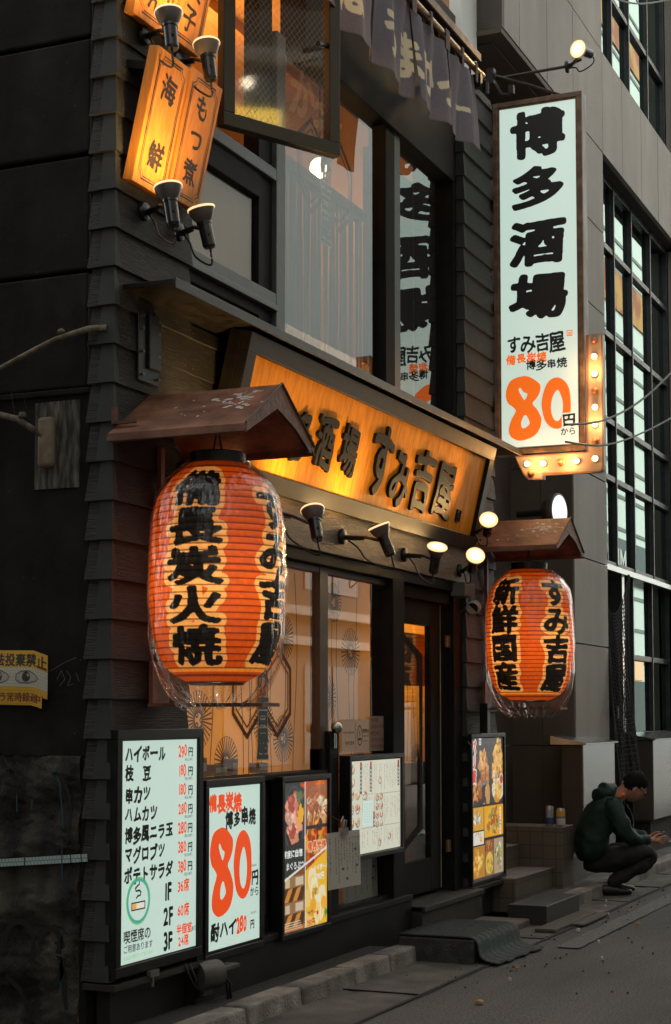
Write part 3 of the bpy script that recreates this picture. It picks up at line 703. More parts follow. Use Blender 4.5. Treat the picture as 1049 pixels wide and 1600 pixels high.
# ---- door
D = MB(); D.box((10.10, 4.0, .27), (10.18, 4.045, 2.285)); D.box((10.83, 4.0, .27), (11.03, 4.045, 2.285)); D.box((10.18, 4.0, 2.12), (10.83, 4.045, 2.285)); D.box((10.18, 4.0, .27), (10.83, 4.045, .50))
door = D.build('door', BLACK, IZ, bevel=.004)
m_ = MB(); m_.quad((10.18, 4.022, .5), (10.83, 4.022, .5), (10.83, 4.022, 2.12), (10.18, 4.022, 2.12)); m_.build('door_glass', CLEAR, door)
m_ = MB(); F_ = wallframe(0, 4.012, 0); m_.stroke([(10.19, 2.08), (10.67, 1.90), (10.67, .72), (10.19, .55)], .05, F_); m_.build('hexagon_bar', BLACK, door)
m_ = MB(); m_.box((11.035, 4.01, .27), (11.075, 4.05, 2.285)); m_.build('door_edge', mat('pale_edge', (.33, .27, .2), .6), door)
pieces('hinge', mat('brass', (.30, .2, .09), .4, .7), door, [((11.06, 3.955, z), (11.13, 3.975, z + .085)) for z in (.52, 1.98)])
m_ = MB(); m_.box((10.14, 4.12, 1.165), (11.1, 4.123, 2.3)); m_.build('door_blind', BLIND, IZ)
m_ = MB(); F_ = wallframe(0, 4.117, 0)
for x in (10.3, 10.47, 10.66, 10.8): stem(x, 1.17, 1.72, .035, x * 9)
thistle(10.86, 1.18, .11); m_.build('blind_print', PRINT, IZ)
pieces('valance', mat('brown_cloth', (.16, .10, .06), .8), IZ, [((10.14, 4.105, 1.71), (11.1, 4.112, 2.06)), ((10.14, 4.1, 1.70), (11.1, 4.115, 1.715)), ((10.14, 4.1, 2.06), (11.1, 4.115, 2.07))])
m_ = MB(); m_.box((10.14, 4.11, .25), (11.1, 4.14, 1.16)); m_.ring(10.25, .55, 10.66, 1.05, .04, 0, .012, fr((0, 4.11, 0), (1, 0, 0), (0, 0, 1))); m_.build('wooden_panel', mat('brown_panel_wood', (.20, .095, .045), .5, col2=(.26, .13, .06), nscale=4, nstretch=(7, 7, .6)), IZ)
m_ = MB(); m_.box((10.12, 3.80, .0), (11.35, 4.75, .24)); m_.box((10.12, 3.78, .205), (11.35, 4.1, .243)); m_.build('threshold', mat('threshold_stone', (.02, .018, .016), .7, col2=(.045, .04, .034), nscale=9, bump=.5), IZ, bevel=.006)
light('door_light', 'AREA', (10.6, 4.7, 2.2), 22, (1, .62, .28), IZ, (.7, .5), (0, -.8, -.6))
# ---- eaves above the cloth
m_ = MB(); m_.box((6.3, 3.73, 6.32), (11.2, 4.0, 6.36)); m_.build('eaves', BLACK, IZ)
m_ = MB(); m_.box((6.3, 3.718, 6.31), (11.2, 3.73, 6.365)); m_.build('eaves_edge', mat('rusty_drip', (.22, .10, .04), .5, col2=(.12, .06, .03), nscale=20), IZ)
tag_globe((10.70, 4.80, 5.50))

# ================================================================ the stone building next door
SB = thing('stone_office_building', 'brown grey stone clad office building with tall gridded windows beyond the restaurant', 'building', (14.5, 3.95, 0))
SY = 3.95
vj = [12.5, 12.926, 13.76, 14.63, 15.735, 16.57, 17.45, 18.28, 19.1, 19.95, 20.8, 21.7, 22.6, 23.5, 24.5, 26, 28]
hj = [.08, 1.215, 2.15, 2.96, 3.78, 4.6, 5.45, 6.28, 7.11, 8.16, 9.4, 10.7, 12, 13.4, 14.8]
m_ = MB()
def panel(x0, x1, z0, z1, y=SY, g=.006): m_.box((x0 + g, y + random.uniform(0, .0015), z0 + g), (x1 - g, y + .05, z1 - g))
for a, b in zip(vj[:-1], vj[1:]):
    for c, d in zip(hj[:-1], hj[1:]):
        if c < 7.1 and b < 14.64: continue                       # recessed entrance below the overhang
        if 15.73 <= a < 19.4 and (c < 7.1 or c >= 8.15): continue  # window openings
        panel(a, b, c, d)
for c, d in zip(hj[:8], hj[1:9]): panel(14.5, 15.735, c, d)
m_.build('stone_cladding', STONE, SB)
m_ = MB()
m_.box((14.52, 3.99, 0), (15.72, 4.6, 7.1)); m_.box((12.52, 3.985, 7.12), (15.72, 4.3, 14.8)); m_.box((15.7, 3.985, 7.12), (19.95, 4.35, 8.15)); m_.box((19.96, 3.99, 0), (30, 8, 14.8)); m_.box((15.7, 4.6, 0), (20, 4.8, 14.8))
m_.build('wall_core', STONEDK, SB)
m_ = MB()
for c, d in zip(hj[:8], hj[1:9]):
    m_.box((14.494, 3.965, c + .005), (14.518, 4.26, d - .005)); m_.box((14.5, 4.265, c + .005), (14.52, 4.6, d - .005))
m_.build('side_panel', mat('shaded_side_stone', (.085, .072, .058), .6, col2=(.12, .10, .082), nscale=2.2, bump=.3, bscale=80), SB)  # darker stone: shade under the overhang put into the colour
# recessed entrance: dark panels, soffit, overhang end
m_ = MB()
for a, b in ((12.1, 12.55), (12.56, 13.35), (13.36, 13.95), (13.96, 14.5)):
    for c, d in ((.08, 1.21), (1.22, 2.9), (2.91, 5.0), (5.01, 7.05)): m_.box((a + .004, 4.55, c), (b - .004, 4.62, d))
m_.build('entrance_panel', BROWNST, SB)
m_ = MB(); m_.box((12.44, 3.955, 7.06), (14.55, 4.75, 7.105)); m_.box((12.60, 4.08, 7.045), (14.4, 4.6, 7.06)); m_.build('soffit', mat('soffit_board', (.10, .075, .055), .7), SB, bevel=.004)
m_ = MB(); m_.box((12.45, 3.952, 7.11), (12.502, 4.17, 14.8)); m_.build('overhang_end', BROWNST, SB)
m_ = MB(); m_.box((12.06, 4.17, 6.45), (12.45, 7.5, 14.8)); m_.build('pale_end_wall', mat('pale_render', (.74, .78, .74), .8), SB)
# gridded windows
def window(name, xs, zs, y, fw=.036):
    mb = MB()
    for x in xs: mb.box((x - fw / 2, y - .045, zs[0]), (x + fw / 2, y + .05, zs[-1]))
    for z in zs:
        for a, b in zip(xs[:-1], xs[1:]): mb.box((a + fw / 2, y - .035, z - .03), (b - fw / 2, y + .04, z + .03))
    f = mb.build(name, mat('window_steel', (.035, .04, .042), .4, .3, col2=(.06, .065, .065), nscale=9), SB, bevel=.004)
    g = MB(); r = random.Random(4)
    for a, b in zip(xs[:-1], xs[1:]):
        for c, d in zip(zs[:-1], zs[1:]):
            t = r.uniform(-.004, .004)
            g.quad((a + fw / 2, y + .005 + t, c + .03), (b - fw / 2, y + .005 + t, c + .03), (b - fw / 2, y + .008 + t, d - .03), (a + fw / 2, y + .008 + t, d - .03))
    g.build('pane', DARKGL, f)
    return f
XS = [15.79, 16.80, 17.60, 18.53, 19.42]
window('window', XS, [3.05, 3.95, 4.55, 5.46, 6.38, 7.09], 4.15)
window('window', XS, [8.17, 9.2, 10.3, 11.4, 12.5, 13.6, 14.8], 4.15)
window('window', XS[2:], [1.28, 2.12, 3.0], 4.18)
m_ = MB(); m_.box((15.74, 4.05, 2.96), (19.45, 4.3, 3.02)); m_.box((16.94, 4.1, .3), (17.04, 4.3, 2.96)); m_.build('window_sill', STEEL, SB, bevel=.004)
m_ = MB(); m_.box((15.72, 4.3, 0), (17.6, 4.36, 2.95)); m_.build('dark_doorway', BLACK, SB)
m_ = MB(); m_.box((19.46, 3.98, 0), (19.95, 4.1, 7.1)); m_.box((19.46, 3.98, 8.16), (19.95, 4.1, 14.8)); m_.build('window_jamb', STONE, SB)
# dim rooms behind the office panes
m_ = MB(); m_.box((15.75, 4.55, 3.0), (19.45, 4.58, 14.8)); m_.build('office_backwall', mat('office_dim', (.07, .08, .08), .8), SB)
# stainless clad plinths along the wall base
def plinth(x0, x1, y0, y1, z0, z1):
    mb = MB(); mb.box((x0, y0, z0), (x1, y1, z1)); p = mb.build('metal_plinth', STEEL, SB, bevel=.004)
    mb = MB(); mb.box((x0 - .006, y0 + .01, z0), (x0 - .001, y1, z1 - .004)); mb.build('plinth_end', mat('plinth_brown', (.06, .045, .035), .5, col2=(.08, .06, .045), nscale=5), p)
    mb = MB(); mb.add([(x0 - .03, y0 - .03, z1), (x1 + .02, y0 - .03, z1), (x1 + .02, y1 + .1, z1), (x0 - .03, y1 + .1, z1), (x0 - .03, y0 - .03, z1 + .012), (x1 + .02, y0 - .03, z1 + .012), (x1 + .02, y1 + .1, z1 + .075), (x0 - .03, y1 + .1, z1 + .075)],
                      [(0, 3, 2, 1), (4, 5, 6, 7), (0, 1, 5, 4), (1, 2, 6, 5), (2, 3, 7, 6), (3, 0, 4, 7)]); mb.build('plinth_lid', STEEL, p)
plinth(14.0, 15.12, 3.75, 3.94, .085, 1.235); plinth(16.75, 19.4, 3.75, 3.97, .42, 1.235)
m_ = MB(); m_.box((16.8, 3.80, .08), (19.4, 4.0, .42)); m_.box((16.74, 3.765, .40), (16.95, 3.95, .415)); m_.build('plinth_foot', STONEDK, SB)
m_ = MB(); m_.box((13.36, 3.72, .085), (13.98, 3.99, .285)); m_.box((13.34, 3.70, .285), (13.99, 4.0, .297)); m_.build('low_step', mat('step_metal', (.12, .11, .10), .5, .3), SB)
# tiled entrance steps with a low side wall
TILE = bpy.data.materials.new('brown_tile'); TILE.use_nodes = True
n_ = TILE.node_tree.nodes; L_ = TILE.node_tree.links
tc_ = n_.new('ShaderNodeTexCoord'); mp_ = n_.new('ShaderNodeMapping'); mp_.inputs['Rotation'].default_value = (0, 0, 0)
sx_ = n_.new('ShaderNodeSeparateXYZ'); ad_ = n_.new('ShaderNodeMath'); ad_.operation = 'ADD'; cb_ = n_.new('ShaderNodeCombineXYZ')
L_.new(tc_.outputs['Object'], sx_.inputs[0]); L_.new(sx_.outputs[0], ad_.inputs[0]); L_.new(sx_.outputs[1], ad_.inputs[1]); L_.new(ad_.outputs[0], cb_.inputs[0]); L_.new(sx_.outputs[2], cb_.inputs[1])
bk_ = n_.new('ShaderNodeTexBrick'); L_.new(cb_.outputs[0], bk_.inputs['Vector']); bk_.offset = 0
bk_.inputs['Color1'].default_value = (.10, .085, .065, 1); bk_.inputs['Color2'].default_value = (.125, .105, .08, 1); bk_.inputs['Mortar'].default_value = (.05, .045, .038, 1)
bk_.inputs['Scale'].default_value = 1; bk_.inputs['Mortar Size'].default_value = .004; bk_.inputs['Brick Width'].default_value = .108; bk_.inputs['Row Height'].default_value = .108
L_.new(bk_.outputs[0], n_['Principled BSDF'].inputs['Base Color']); n_['Principled BSDF'].inputs['Roughness'].default_value = .45
m_ = MB(); m_.box((13.0, 3.665, .05), (13.34, 4.55, .583)); m_.build('tiled_side_wall', TILE, SB, bevel=.006)
m_ = MB(); m_.box((11.98, 3.745, .0), (12.999, 4.56, .25)); m_.box((11.98, 4.03, .25), (12.999, 4.56, .43)); m_.build('tiled_step', TILE, SB, bevel=.004)
m_ = MB(); m_.box((11.98, 3.738, .251), (12.998, 4.028, .257)); m_.box((11.98, 4.022, .431), (12.998, 4.56, .437)); m_.build('step_tread', mat('worn_tread', (.14, .125, .10), .6, col2=(.2, .18, .15), nscale=9), SB)
m_ = MB(); text(m_, '翠', wallframe(13.55, 4.545, .93), 0, 0, .17, .003, weight=.03, rough=.008); m_.build('graffiti_tag', INK, SB)

# ================================================================ across the street, seen only as reflections
OB = thing('opposite_building', 'pale building with rows of windows seen reflected in the shop glass', 'building', (12, -4.6, 0))
m_ = MB(); m_.box((13, -9, 0), (33, -4.6, 8.6)); m_.box((-14, -9, 0), (13, -4.62, 14.5)); m_.box((-14.5, -4.6, 0), (-14, 9, 9))  # nearer block made taller to shade the left of the alley
m_.build('facade', mat('tan_facade', (.10, .088, .07), .8, col2=(.075, .066, .055), nscale=1), OB)
m_ = MB()
for z in (2.75, 3.3, 5.9, 8.4): m_.box((-14, -4.6, z), (33, -4.42, z + .16))
m_.build('ledge', mat('pale_ledge', (.40, .37, .32), .8), OB)
m_ = MB()
for k in range(13):
    for z in (.6, 3.8, 6.6):
        x = -8 + k * 3.2
        m_.box((x, -4.597, z), (x + 1.2, -4.57, z + 1.8)); m_.box((x + 1.3, -4.597, z), (x + 2.5, -4.57, z + 1.8))
m_.build('window', mat('blue_grey_window', (.15, .19, .20), .25), OB)
m_ = MB()
for x0, x1, z0, z1 in ((8.5, 9.25, 7.35, 7.92),): m_.box((x0, -4.56, z0), (x1, -4.52, z1))
m_.build('lit_sign', emit('yellow_lit_sign', (1, .62, .06), 6), OB)
m_ = MB(); m_.lathe([(.06 * math.sin(math.pi * k / 10) + .001, -.06 * math.cos(math.pi * k / 10)) for k in range(11)], (8.85, -4.3, 8.1), 18); m_.build('globe', emit('opposite_globe', (1, .85, .6), 14), OB, smooth='all')
TB = thing('tall_opposite_building', 'tall pale panelled building with orange banners seen reflected in office windows', 'building', (50, -4.6, 0))
m_ = MB(); m_.box((34, -14, 0), (95, -4.7, 34))
m_.build('facade', mat('pale_green_panels', (.78, .86, .82), .6), TB)
m_ = MB()
for k in range(30): m_.box((34, -4.7, 1.1 * k + .0), (95, -4.67, 1.1 * k + .12))
m_.build('panel_joint', mat('joint_grey', (.22, .25, .24), .8), TB)
m_ = MB()
for z in (15.2, 18.6, 24.5): m_.box((34, -4.665, z), (95, -4.64, z + 1.3))
BAN = mat('orange_banner', (.62, .30, .05), .7, col2=(.42, .10, .04), nscale=.9, contrast=(.45, .55))
m_.build('banner', BAN, TB)
m_ = MB(); m_.box((34, -4.66, 0), (95, -4.62, 2.7)); m_.build('ground_floor', mat('blue_grey_base', (.085, .105, .11), .6), TB)
m_ = MB(); m_.box((34, -4.66, 6.0), (95, -4.6, 7.4)); m_.build('dark_band', mat('teal_band', (.05, .09, .10), .5), TB)
m_ = MB()
r_ = random.Random(8)
for k in range(14):
    x = 36 + k * 3.2; m_.box((x, -4.69, 2.75), (x + 1.6, -4.64, 3.5))
m_.build('shop_window', emit('lit_shop_window', (1, .42, .10), 1.2), TB)
m_ = MB(); F_ = fr((40, -4.6, 6.2), (1, 0, 0), (0, 0, 1))
text(m_, 'MEN\'S', fr((54, -4.58, 6.2), (-1, 0, 0), (0, 0, 1)), 0, 0, 1.2, .01, weight=.02); m_.build('band_lettering', mat('band_white', (.7, .72, .7), .6), TB)

# ================================================================ projecting sign
PS = thing('projecting_sign', 'tall white backlit sign box with bold black lettering and orange 80 above the street', 'sign', (12.0, 3.55, 3.52))
F_ = endframe(11.992, 3.885, 3.50)                 # local x towards the road, y up; n points at -x
W_, H_ = .715, 2.785
m_ = MB(); m_.box((0, 0, -.125), (W_, H_, -.012), 0, F_); m_.build('case', mat('weathered_white_metal', (.36, .35, .32), .5, .2, col2=(.2, .18, .15), nscale=7, nstretch=(1, 1, .4), contrast=(.45, .75)), PS)
m_ = MB(); m_.ring(0, 0, W_, H_, .038, -.012, .016, F_); m_.ring(.038, .038, W_ - .038, H_ - .038, .014, -.012, .006, F_)
m_.build('frame', mat('rusted_sign_frame', (.12, .075, .05), .5, .3, col2=(.25, .15, .09), nscale=14, contrast=(.4, .7), bump=.3), PS, bevel=.003)
m_ = MB(); m_.box((.05, .05, -.011), (W_ - .05, H_ - .05, -.002), 0, F_); m_.build('lit_panel', LITWHITE, PS)
m_ = Lines('black_lettering', INK, PS)
kw = dict(weight=.042, rough=.003, warp=.009, jit=.03)
for i, (ch, z, s, q) in enumerate((('博', 2.54, .46, 1.0), ('多', 2.12, .44, .86), ('酒', 1.68, .44, .95), ('場', 1.28, .45, .9))):
    text(m_, ch, F_, .125, z - .36 * s - .01, s, .001, seed=11 + i, sy=.86 * q, slant=.05, **kw)
text(m_, 'すみ吉屋', F_, .09, .80, .128, .001, weight=.03, rough=.008, warp=.02, sy=1.25, pitch=.9, jit=.05, seed=5)
text(m_, '博多串焼', F_, .25, .652, .082, .001, weight=.03, rough=.008, warp=.014, jit=.06, seed=6)
text(m_, '円', F_, .535, .20, .105, .003, weight=.04, rough=.006, warp=.02, seed=8)
text(m_, 'から', F_, .52, .128, .062, .003, weight=.02, rough=.004, warp=.01, seed=9)
m_.finish()
m_ = Lines('orange_lettering', ORINK, PS); text(m_, '備長炭焼', F_, .09, .712, .082, .001, weight=.035, rough=.008, warp=.014, jit=.06, seed=7)
m_.line(eighty(.088, .105, .515, .50), F_, .001)
m_.ring(.577, .885, .622, .93, .006, .0008, .0012, F_); text(m_, '吉', F_, .585, .893, .03, .001, weight=.03)
m_.finish()
m_ = MB(); fill(m_, [p + np.array([.535, .20]) for p in layout('円', .105, weight=.12, seed=8)], F_, .002); m_.build('white_outline', LITWHITE, PS)
for z in (.35, 1.12, 1.95): m_ = MB(); m_.box((-.055, z, -.10), (0, z + .09, -.03), 0, F_); m_.build('wall_bracket', RUSTDK, PS, bevel=.004)
# bulb arrow round its foot
AR = thing('bulb_arrow', 'pale metal marquee arrow with round bulbs around the foot of the tall white sign', 'arrow sign', (12.0, 3.1, 3.5))
A_ = fr((11.975, 0, 0), (0, -1, 0), (0, 0, 1))
pl = [(-3.144, 4.374), (-3.03, 4.373), (-3.032, 3.366), (-3.04, 3.34), (-3.067, 3.325), (-3.505, 3.331), (-3.506, 3.297), (-3.607, 3.298), (-3.648, 3.335), (-3.723, 3.478), (-3.15, 3.478)][::-1]
m_ = MB(); m_.prism(pl, -.09, -.012, A_); m_.build('case', mat('arrow_side', (.3, .27, .23), .4, .5), AR, bevel=.004)
m_ = MB(); m_.prism([(x, y) for x, y in pl], -.011, 0, A_)
m_.build('face', mat('arrow_face', (.50, .38, .28), .45, .1, col2=(.42, .29, .2), nscale=8), AR)
m_ = MB(); m_.stroke(pl, .012, A_, .002, closed=True); m_.build('rim', mat('arrow_rim', (.24, .12, .07), .5), AR)
BP = [(3.087, 4.325, 0), (3.088, 4.203, 1), (3.087, 4.07, 1), (3.086, 3.937, 0), (3.086, 3.815, 1), (3.087, 3.683, 1), (3.087, 3.556, 0), (3.09, 3.424, 1), (3.234, 3.415, 1), (3.358, 3.412, 0), (3.494, 3.412, 1), (3.621, 3.415, 1), (3.591, 3.345, 0)]
for y, z, on in BP:
    m_ = MB(); m_.lathe([(.019, 0), (.023, .012), (.021, .026), (.012, .036), (.001, .039)], (11.974, y, z), 18, axis=(-1, 0, 0))
    m_.build('lit_bulb' if on else 'unlit_bulb', BULBON if on else BULBOFF, AR, smooth='all')
    m_ = MB(); m_.lathe([(.031, 0), (.031, .004), (.024, .006)], (11.974, y, z), 18, axis=(-1, 0, 0)); m_.build('bulb_collar', mat('bulb_collar', (.42, .22, .12), .4, .4), AR)
for y, z in ((3.09, 4.1), (3.09, 3.7), (3.3, 3.42), (3.55, 3.41)):
    light('bulb_light', 'POINT', (11.86, y, z), 1.7, (1, .52, .18), AR, .04)
for a, b in (((12.03, 3.95, 6.36), (12.03, 3.2, 6.32)), ((12.06, 4.0, 6.62), (12.06, 3.4, 6.32))):
    pass
# overhead spot on a rod above the sign
def spot_lamp(name, label, group, mount, head, aim, power, axis=(0, -1, 0), spot=110, facing=False):
    """PAR lamp: wall rose, arm, black socket, flared lamp with a glowing lens"""
    mount, head, aim, ax = Vector(mount), Vector(head), Vector(aim).normalized(), Vector(axis)
    t = thing(name, label, 'spotlight', mount, group)
    b = MB(); b.lathe([(.046, 0), (.048, .012), (.042, .024), (.02, .03)], mount, 20, axis=ax); b.build('wall_mount', BLACKM, t, smooth=True)
    neck = head - aim * .075; tail = head - aim * .20
    b = MB(); k = mount + ax * .03
    b.tube([k, k + (neck - k) * .55 + Vector((0, 0, -.004)), neck - aim * .035], .010, 8); b.cyl(k + Vector((.0, 0, -.016)), k + (neck - k) * .5 + Vector((0, 0, -.018)), .006, n=8); b.build('arm', mat('arm_steel', (.10, .085, .07), .35, .8), t, smooth=True)
    b = MB(); b.cyl(tail, tail + aim * .012, .026, .032, 20); b.cyl(tail + aim * .012, neck - aim * .012, .032, .033, 20); b.cyl(neck - aim * .012, neck, .037, .037, 20)
    q = aim.orthogonal().normalized()
    for s_ in (1, -1): b.cyl(tail + aim * .06 + q * .03 * s_, tail + aim * .06 + q * .042 * s_, .008, n=8)
    b.build('socket', SOCKET, t, smooth=True)
    b = MB(); b.lathe([(.034, 0), (.044, .012), (.056, .034), (.063, .058), (.064, .066), (.060, .068)], neck, 26, axis=aim, cap=False); b.build('reflector', REFLECTOR, t, smooth=True)
    b = MB(); b.lathe([(.0655, .059), (.0665, .064), (.0645, .070), (.060, .068)], neck, 26, axis=aim, cap=False); b.build('rim', LAMPRIM, t, smooth='all')
    b = MB(); b.lathe([(.060, .0655), (.045, .070), (.02, .0735), (.001, .074)][1:], neck, 26, axis=aim, cap=False); b.build('lens', LAMPON, t, smooth='all')
    b = MB(); b.lathe([(.060, .0655), (.045, .070)], neck, 26, axis=aim, cap=False); b.build('lens_edge', LAMPAMB, t, smooth='all')
    b = MB(); k = mount + ax * .03
    m1 = tail + Vector((0, 0, -.05)) - aim * .02
    pts = [k + Vector((.006, 0, -.01)), k * .72 + tail * .28 + Vector((0, 0, -.035)), (k + tail) / 2 + Vector((0, 0, -.085)), m1 + Vector((0, 0, -.02)) * .6, tail - aim * .02, tail + aim * .01]
    P = [Vector(p) for p in pts]; sm = []
    for i in range(len(P) - 1):
        a, c, d, e = P[max(i - 1, 0)], P[i], P[i + 1], P[min(i + 2, len(P) - 1)]
        for j in range(6):
            u = j / 6; sm.append(.5 * (2 * c + (d - a) * u + (2 * a - 5 * c + 4 * d - e) * u * u + (3 * c - a - 3 * d + e) * u ** 3))
    b.tube(sm + [P[-1]], .0055, 6); b.build('cord', RUBBER, t, smooth='all')
    light('lamp_beam', 'SPOT', head + aim * .02, power, (1, .60, .22), t, .04, aim, 150, 1.0)
    return t
G1 = 'spotlights along the beam under the gold signboard'
SL = [((7.86, 3.862, 2.60), (7.93, 3.60, 2.605), (.30, .30, .95), 'lamp with upturned lens nearest the big left lantern, over the shop window'),
      ((8.92, 3.862, 2.56), (8.87, 3.60, 2.615), (-.16, .34, .93), 'upturned lamp above the pane left of the door, its cord looping below'),
      ((9.95, 3.862, 2.545), (9.89, 3.60, 2.59), (-.42, -.30, .82), 'lamp with glowing lens tipped towards the street, above the door post'),
      ((11.05, 3.862, 2.53), (10.66, 3.60, 2.60), (-.72, -.42, .48), 'lamp with glaring lens facing the street just above the small round camera'),
      ((11.30, 3.862, 2.83), (10.95, 3.60, 2.88), (-.60, -.25, .35), 'lamp blazing at the lower right corner of the gold signboard')]
SL.append(((7.02, 3.89, 2.70), (7.10, 3.63, 2.72), (.22, .42, .88), 'lamp tucked behind the top of the biggest lantern'))
for mt, hd, am, lb in SL:
    spot_lamp('spotlight', 'black socket ' + lb, G1, mt, hd, am, 14)
G2 = 'spotlights around the wooden plaques'
for mt, hd, am, lb in [((6.60, 3.89, 4.74), (6.335, 3.60, 4.705), (.10, .16, .98), 'black lamp below the two upper plaques, the left one'),
                       ((6.92, 3.89, 4.73), (6.70, 3.60, 4.70), (.06, .16, .98), 'black lamp below the two upper plaques, beside the open casement'),
                       ((6.60, 3.885, 3.88), (6.34, 3.60, 3.895), (.03, .18, .98), 'lowest left black lamp shining up the plaque reading fresh seafood'),
                       ((6.94, 3.885, 3.875), (6.655, 3.60, 3.885), (-.14, .18, .97), 'lowest black lamp shining up the plaque nearest the upper window')]:
    spot_lamp('spotlight', lb, G2, mt, hd, am, 13)
ol = spot_lamp('rod_spotlight', 'grey spotlight with glowing lens at the tip of a long rod above the white sign', None, (12.02, 3.30, 6.505), (11.86, 3.17, 6.57), (-.88, .30, -.05), 7, spot=60)
m_ = MB(); m_.tube([(12.02, 3.96, 6.50), (12.02, 3.30, 6.51), (12.0, 3.17, 6.54)], .012, 8); m_.tube([(11.98, 3.93, 6.54), (12.05, 3.6, 6.42), (12.05, 3.35, 6.30)], .012, 8); m_.build('support_rod', mat('dark_rod', (.06, .05, .04), .4, .6), ol)
m_ = MB()
m_.tube([(11.95, 3.86, 6.52), (11.93, 3.84, 6.42), (11.94, 3.80, 6.34), (11.95, 3.74, 6.33), (11.95, 3.71, 6.38)], .012, 7); m_.box((11.93, 3.70, 6.335), (11.97, 3.74, 6.40)); m_.box((11.93, 3.86, 6.44), (11.99, 3.92, 6.56)); m_.build('junction_cable', RUBBER, ol)

NB = thing('alley_shade_building', 'dark building across the narrow alley just outside the left edge of the picture', 'building', (5.4, 4.0, 0))
m_ = MB(); m_.box((-13.9, 4.0, 0), (4.3, 11, 7.0)); m_.build('wall', mat('dark_render', (.05, .047, .042), .9, col2=(.08, .075, .066), nscale=1.5), NB)  # stands out of view, added and sized to darken the side wall

# ================================================================ gold signboard under the canopy
GS = thing('gold_signboard', 'golden wood signboard with raised black brush lettering in a black frame below the canopy', 'signboard', (7.33, 3.9, 2.70))
F_ = fr((7.33, 3.865, 2.70), (1, 0, 0), (0, -.175, .755))
m_ = MB(); m_.ring(0, 0, 4.02, .772, .10, -.03, .028, F_); m_.box((.0, 0, -.10), (.05, .77, -.03), 0, F_); m_.box((3.97, 0, -.1), (4.02, .77, -.03), 0, F_)
m_.build('frame', mat('black_brown_frame', (.006, .005, .004), .42, .0, spec=.3, col2=(.013, .010, .007), nscale=9), GS, bevel=.004)
m_ = MB(); r_ = random.Random(2); x = .10
while x < 3.91:
    w_ = r_.uniform(.20, .30); m_.box((x + .001, .10, -.012 - r_.uniform(0, .002)), (min(x + w_, 3.915) - .001, .672, 0), 0, F_); x += w_
m_.build('plank_face', mat('golden_planks', (.74, .285, .016), .5, .0, spec=.1, col2=(.56, .195, .009), nscale=2.2, nstretch=(14, 14, .7), bump=.12, bscale=5, bstretch=(16, 16, .6)), GS)
m_ = MB(); ex = dict(extrude=.008, bev=.003)
for i, (ch, u, v, s, sx, sy) in enumerate((('博', .42, .25, .3, .85, 1.0), ('多', .72, .24, .30, .85, 1.05), ('酒', 1.03, .25, .29, .9, 1.12), ('場', 1.38, .25, .28, .9, 1.12), ('す', 1.83, .19, .40, .95, 1.25), ('み', 2.20, .16, .36, .9, 1.2), ('吉', 2.56, .20, .41, .95, 1.06), ('屋', 2.97, .20, .40, 1.02, 1.02))):
    text(m_, ch, F_, u, v, s, .010, sx=sx, sy=sy, weight=.022 if ch in 'すみ' else .016, rough=.004, warp=.03, slant=-.06, seed=30 + i, **ex)
m_.ring(3.53, .17, 3.61, .255, .008, .0, .012, F_); text(m_, '吉', F_, 3.545, .185, .055, .006, weight=.02, extrude=.005)
m_.build('raised_lettering', mat('black_relief', (.007, .006, .0055), .55, spec=.15), GS)

# ================================================================ wooden plaques
PLK = mat('honey_wood', (.68, .265, .035), .45, col2=(.52, .18, .018), nscale=2.5, nstretch=(12, 12, .8), bump=.15, bscale=6, bstretch=(14, 14, .7))
def plaque(label, x, z, w_, h, chars, size):
    t = thing('wooden_plaque', label, 'wooden sign', (x, 3.85, z), 'wooden menu plaques lit by small spotlights')
    F = fr((x, 3.838, z), (1, 0, 0), (0, -.138, .61))
    b = MB(); b.box((0, 0, -.055), (w_, h, 0), 0, F); b.build('board', PLK, t, bevel=.004)
    b = MB()
    for q, wd in ((.030, .0045), (.042, .003)):
        c = .035; P = []
        for cx, cy, a0 in ((q, q, 90), (w_ - q, q, 180), (w_ - q, h - q, 270), (q, h - q, 0)):
            P += [(cx + c * math.cos(R(a0 - 90 * k / 4)), cy + c * math.sin(R(a0 - 90 * k / 4))) for k in range(5)]
        b.stroke(P, wd, F, .0012, closed=True)
    b.build('border_line', INKBR, t)
    for ch, cy in chars:
        b = MB(); text(b, ch, F, w_ / 2 - size / 2 + .004, cy - size * .38, size, .0015, weight=.028, rough=.004, warp=.03, seed=ord(ch) % 90); b.build('lettering', INKBR, t)
    for y_, d_ in ((.06, .10), (h - .1, .2)): b = MB(); b.box((.05, y_, -d_), (w_ - .05, y_ + .04, -.055), 0, F); b.build('back_bracket', BLACKM, t)
plaque('left wooden plaque of the lower pair, two characters meaning fresh seafood', 6.425, 3.975, .30, .635, (('海', .475), ('鮮', .16)), .14)
plaque('right wooden plaque of the lower pair with three characters, beside the upper window', 6.752, 4.005, .315, .625, (('も', .475), ('つ', .32), ('煮', .16)), .13)
plaque('upper left wooden plaque cut off by the top of the picture', 6.425, 4.775, .30, .635, (('お', .51), ('で', .32), ('ん', .125)), .13)
plaque('upper right wooden plaque cut off by the top of the picture, two characters for dumplings', 6.752, 4.80, .315, .625, (('餃', .30), ('子', .135)), .14)

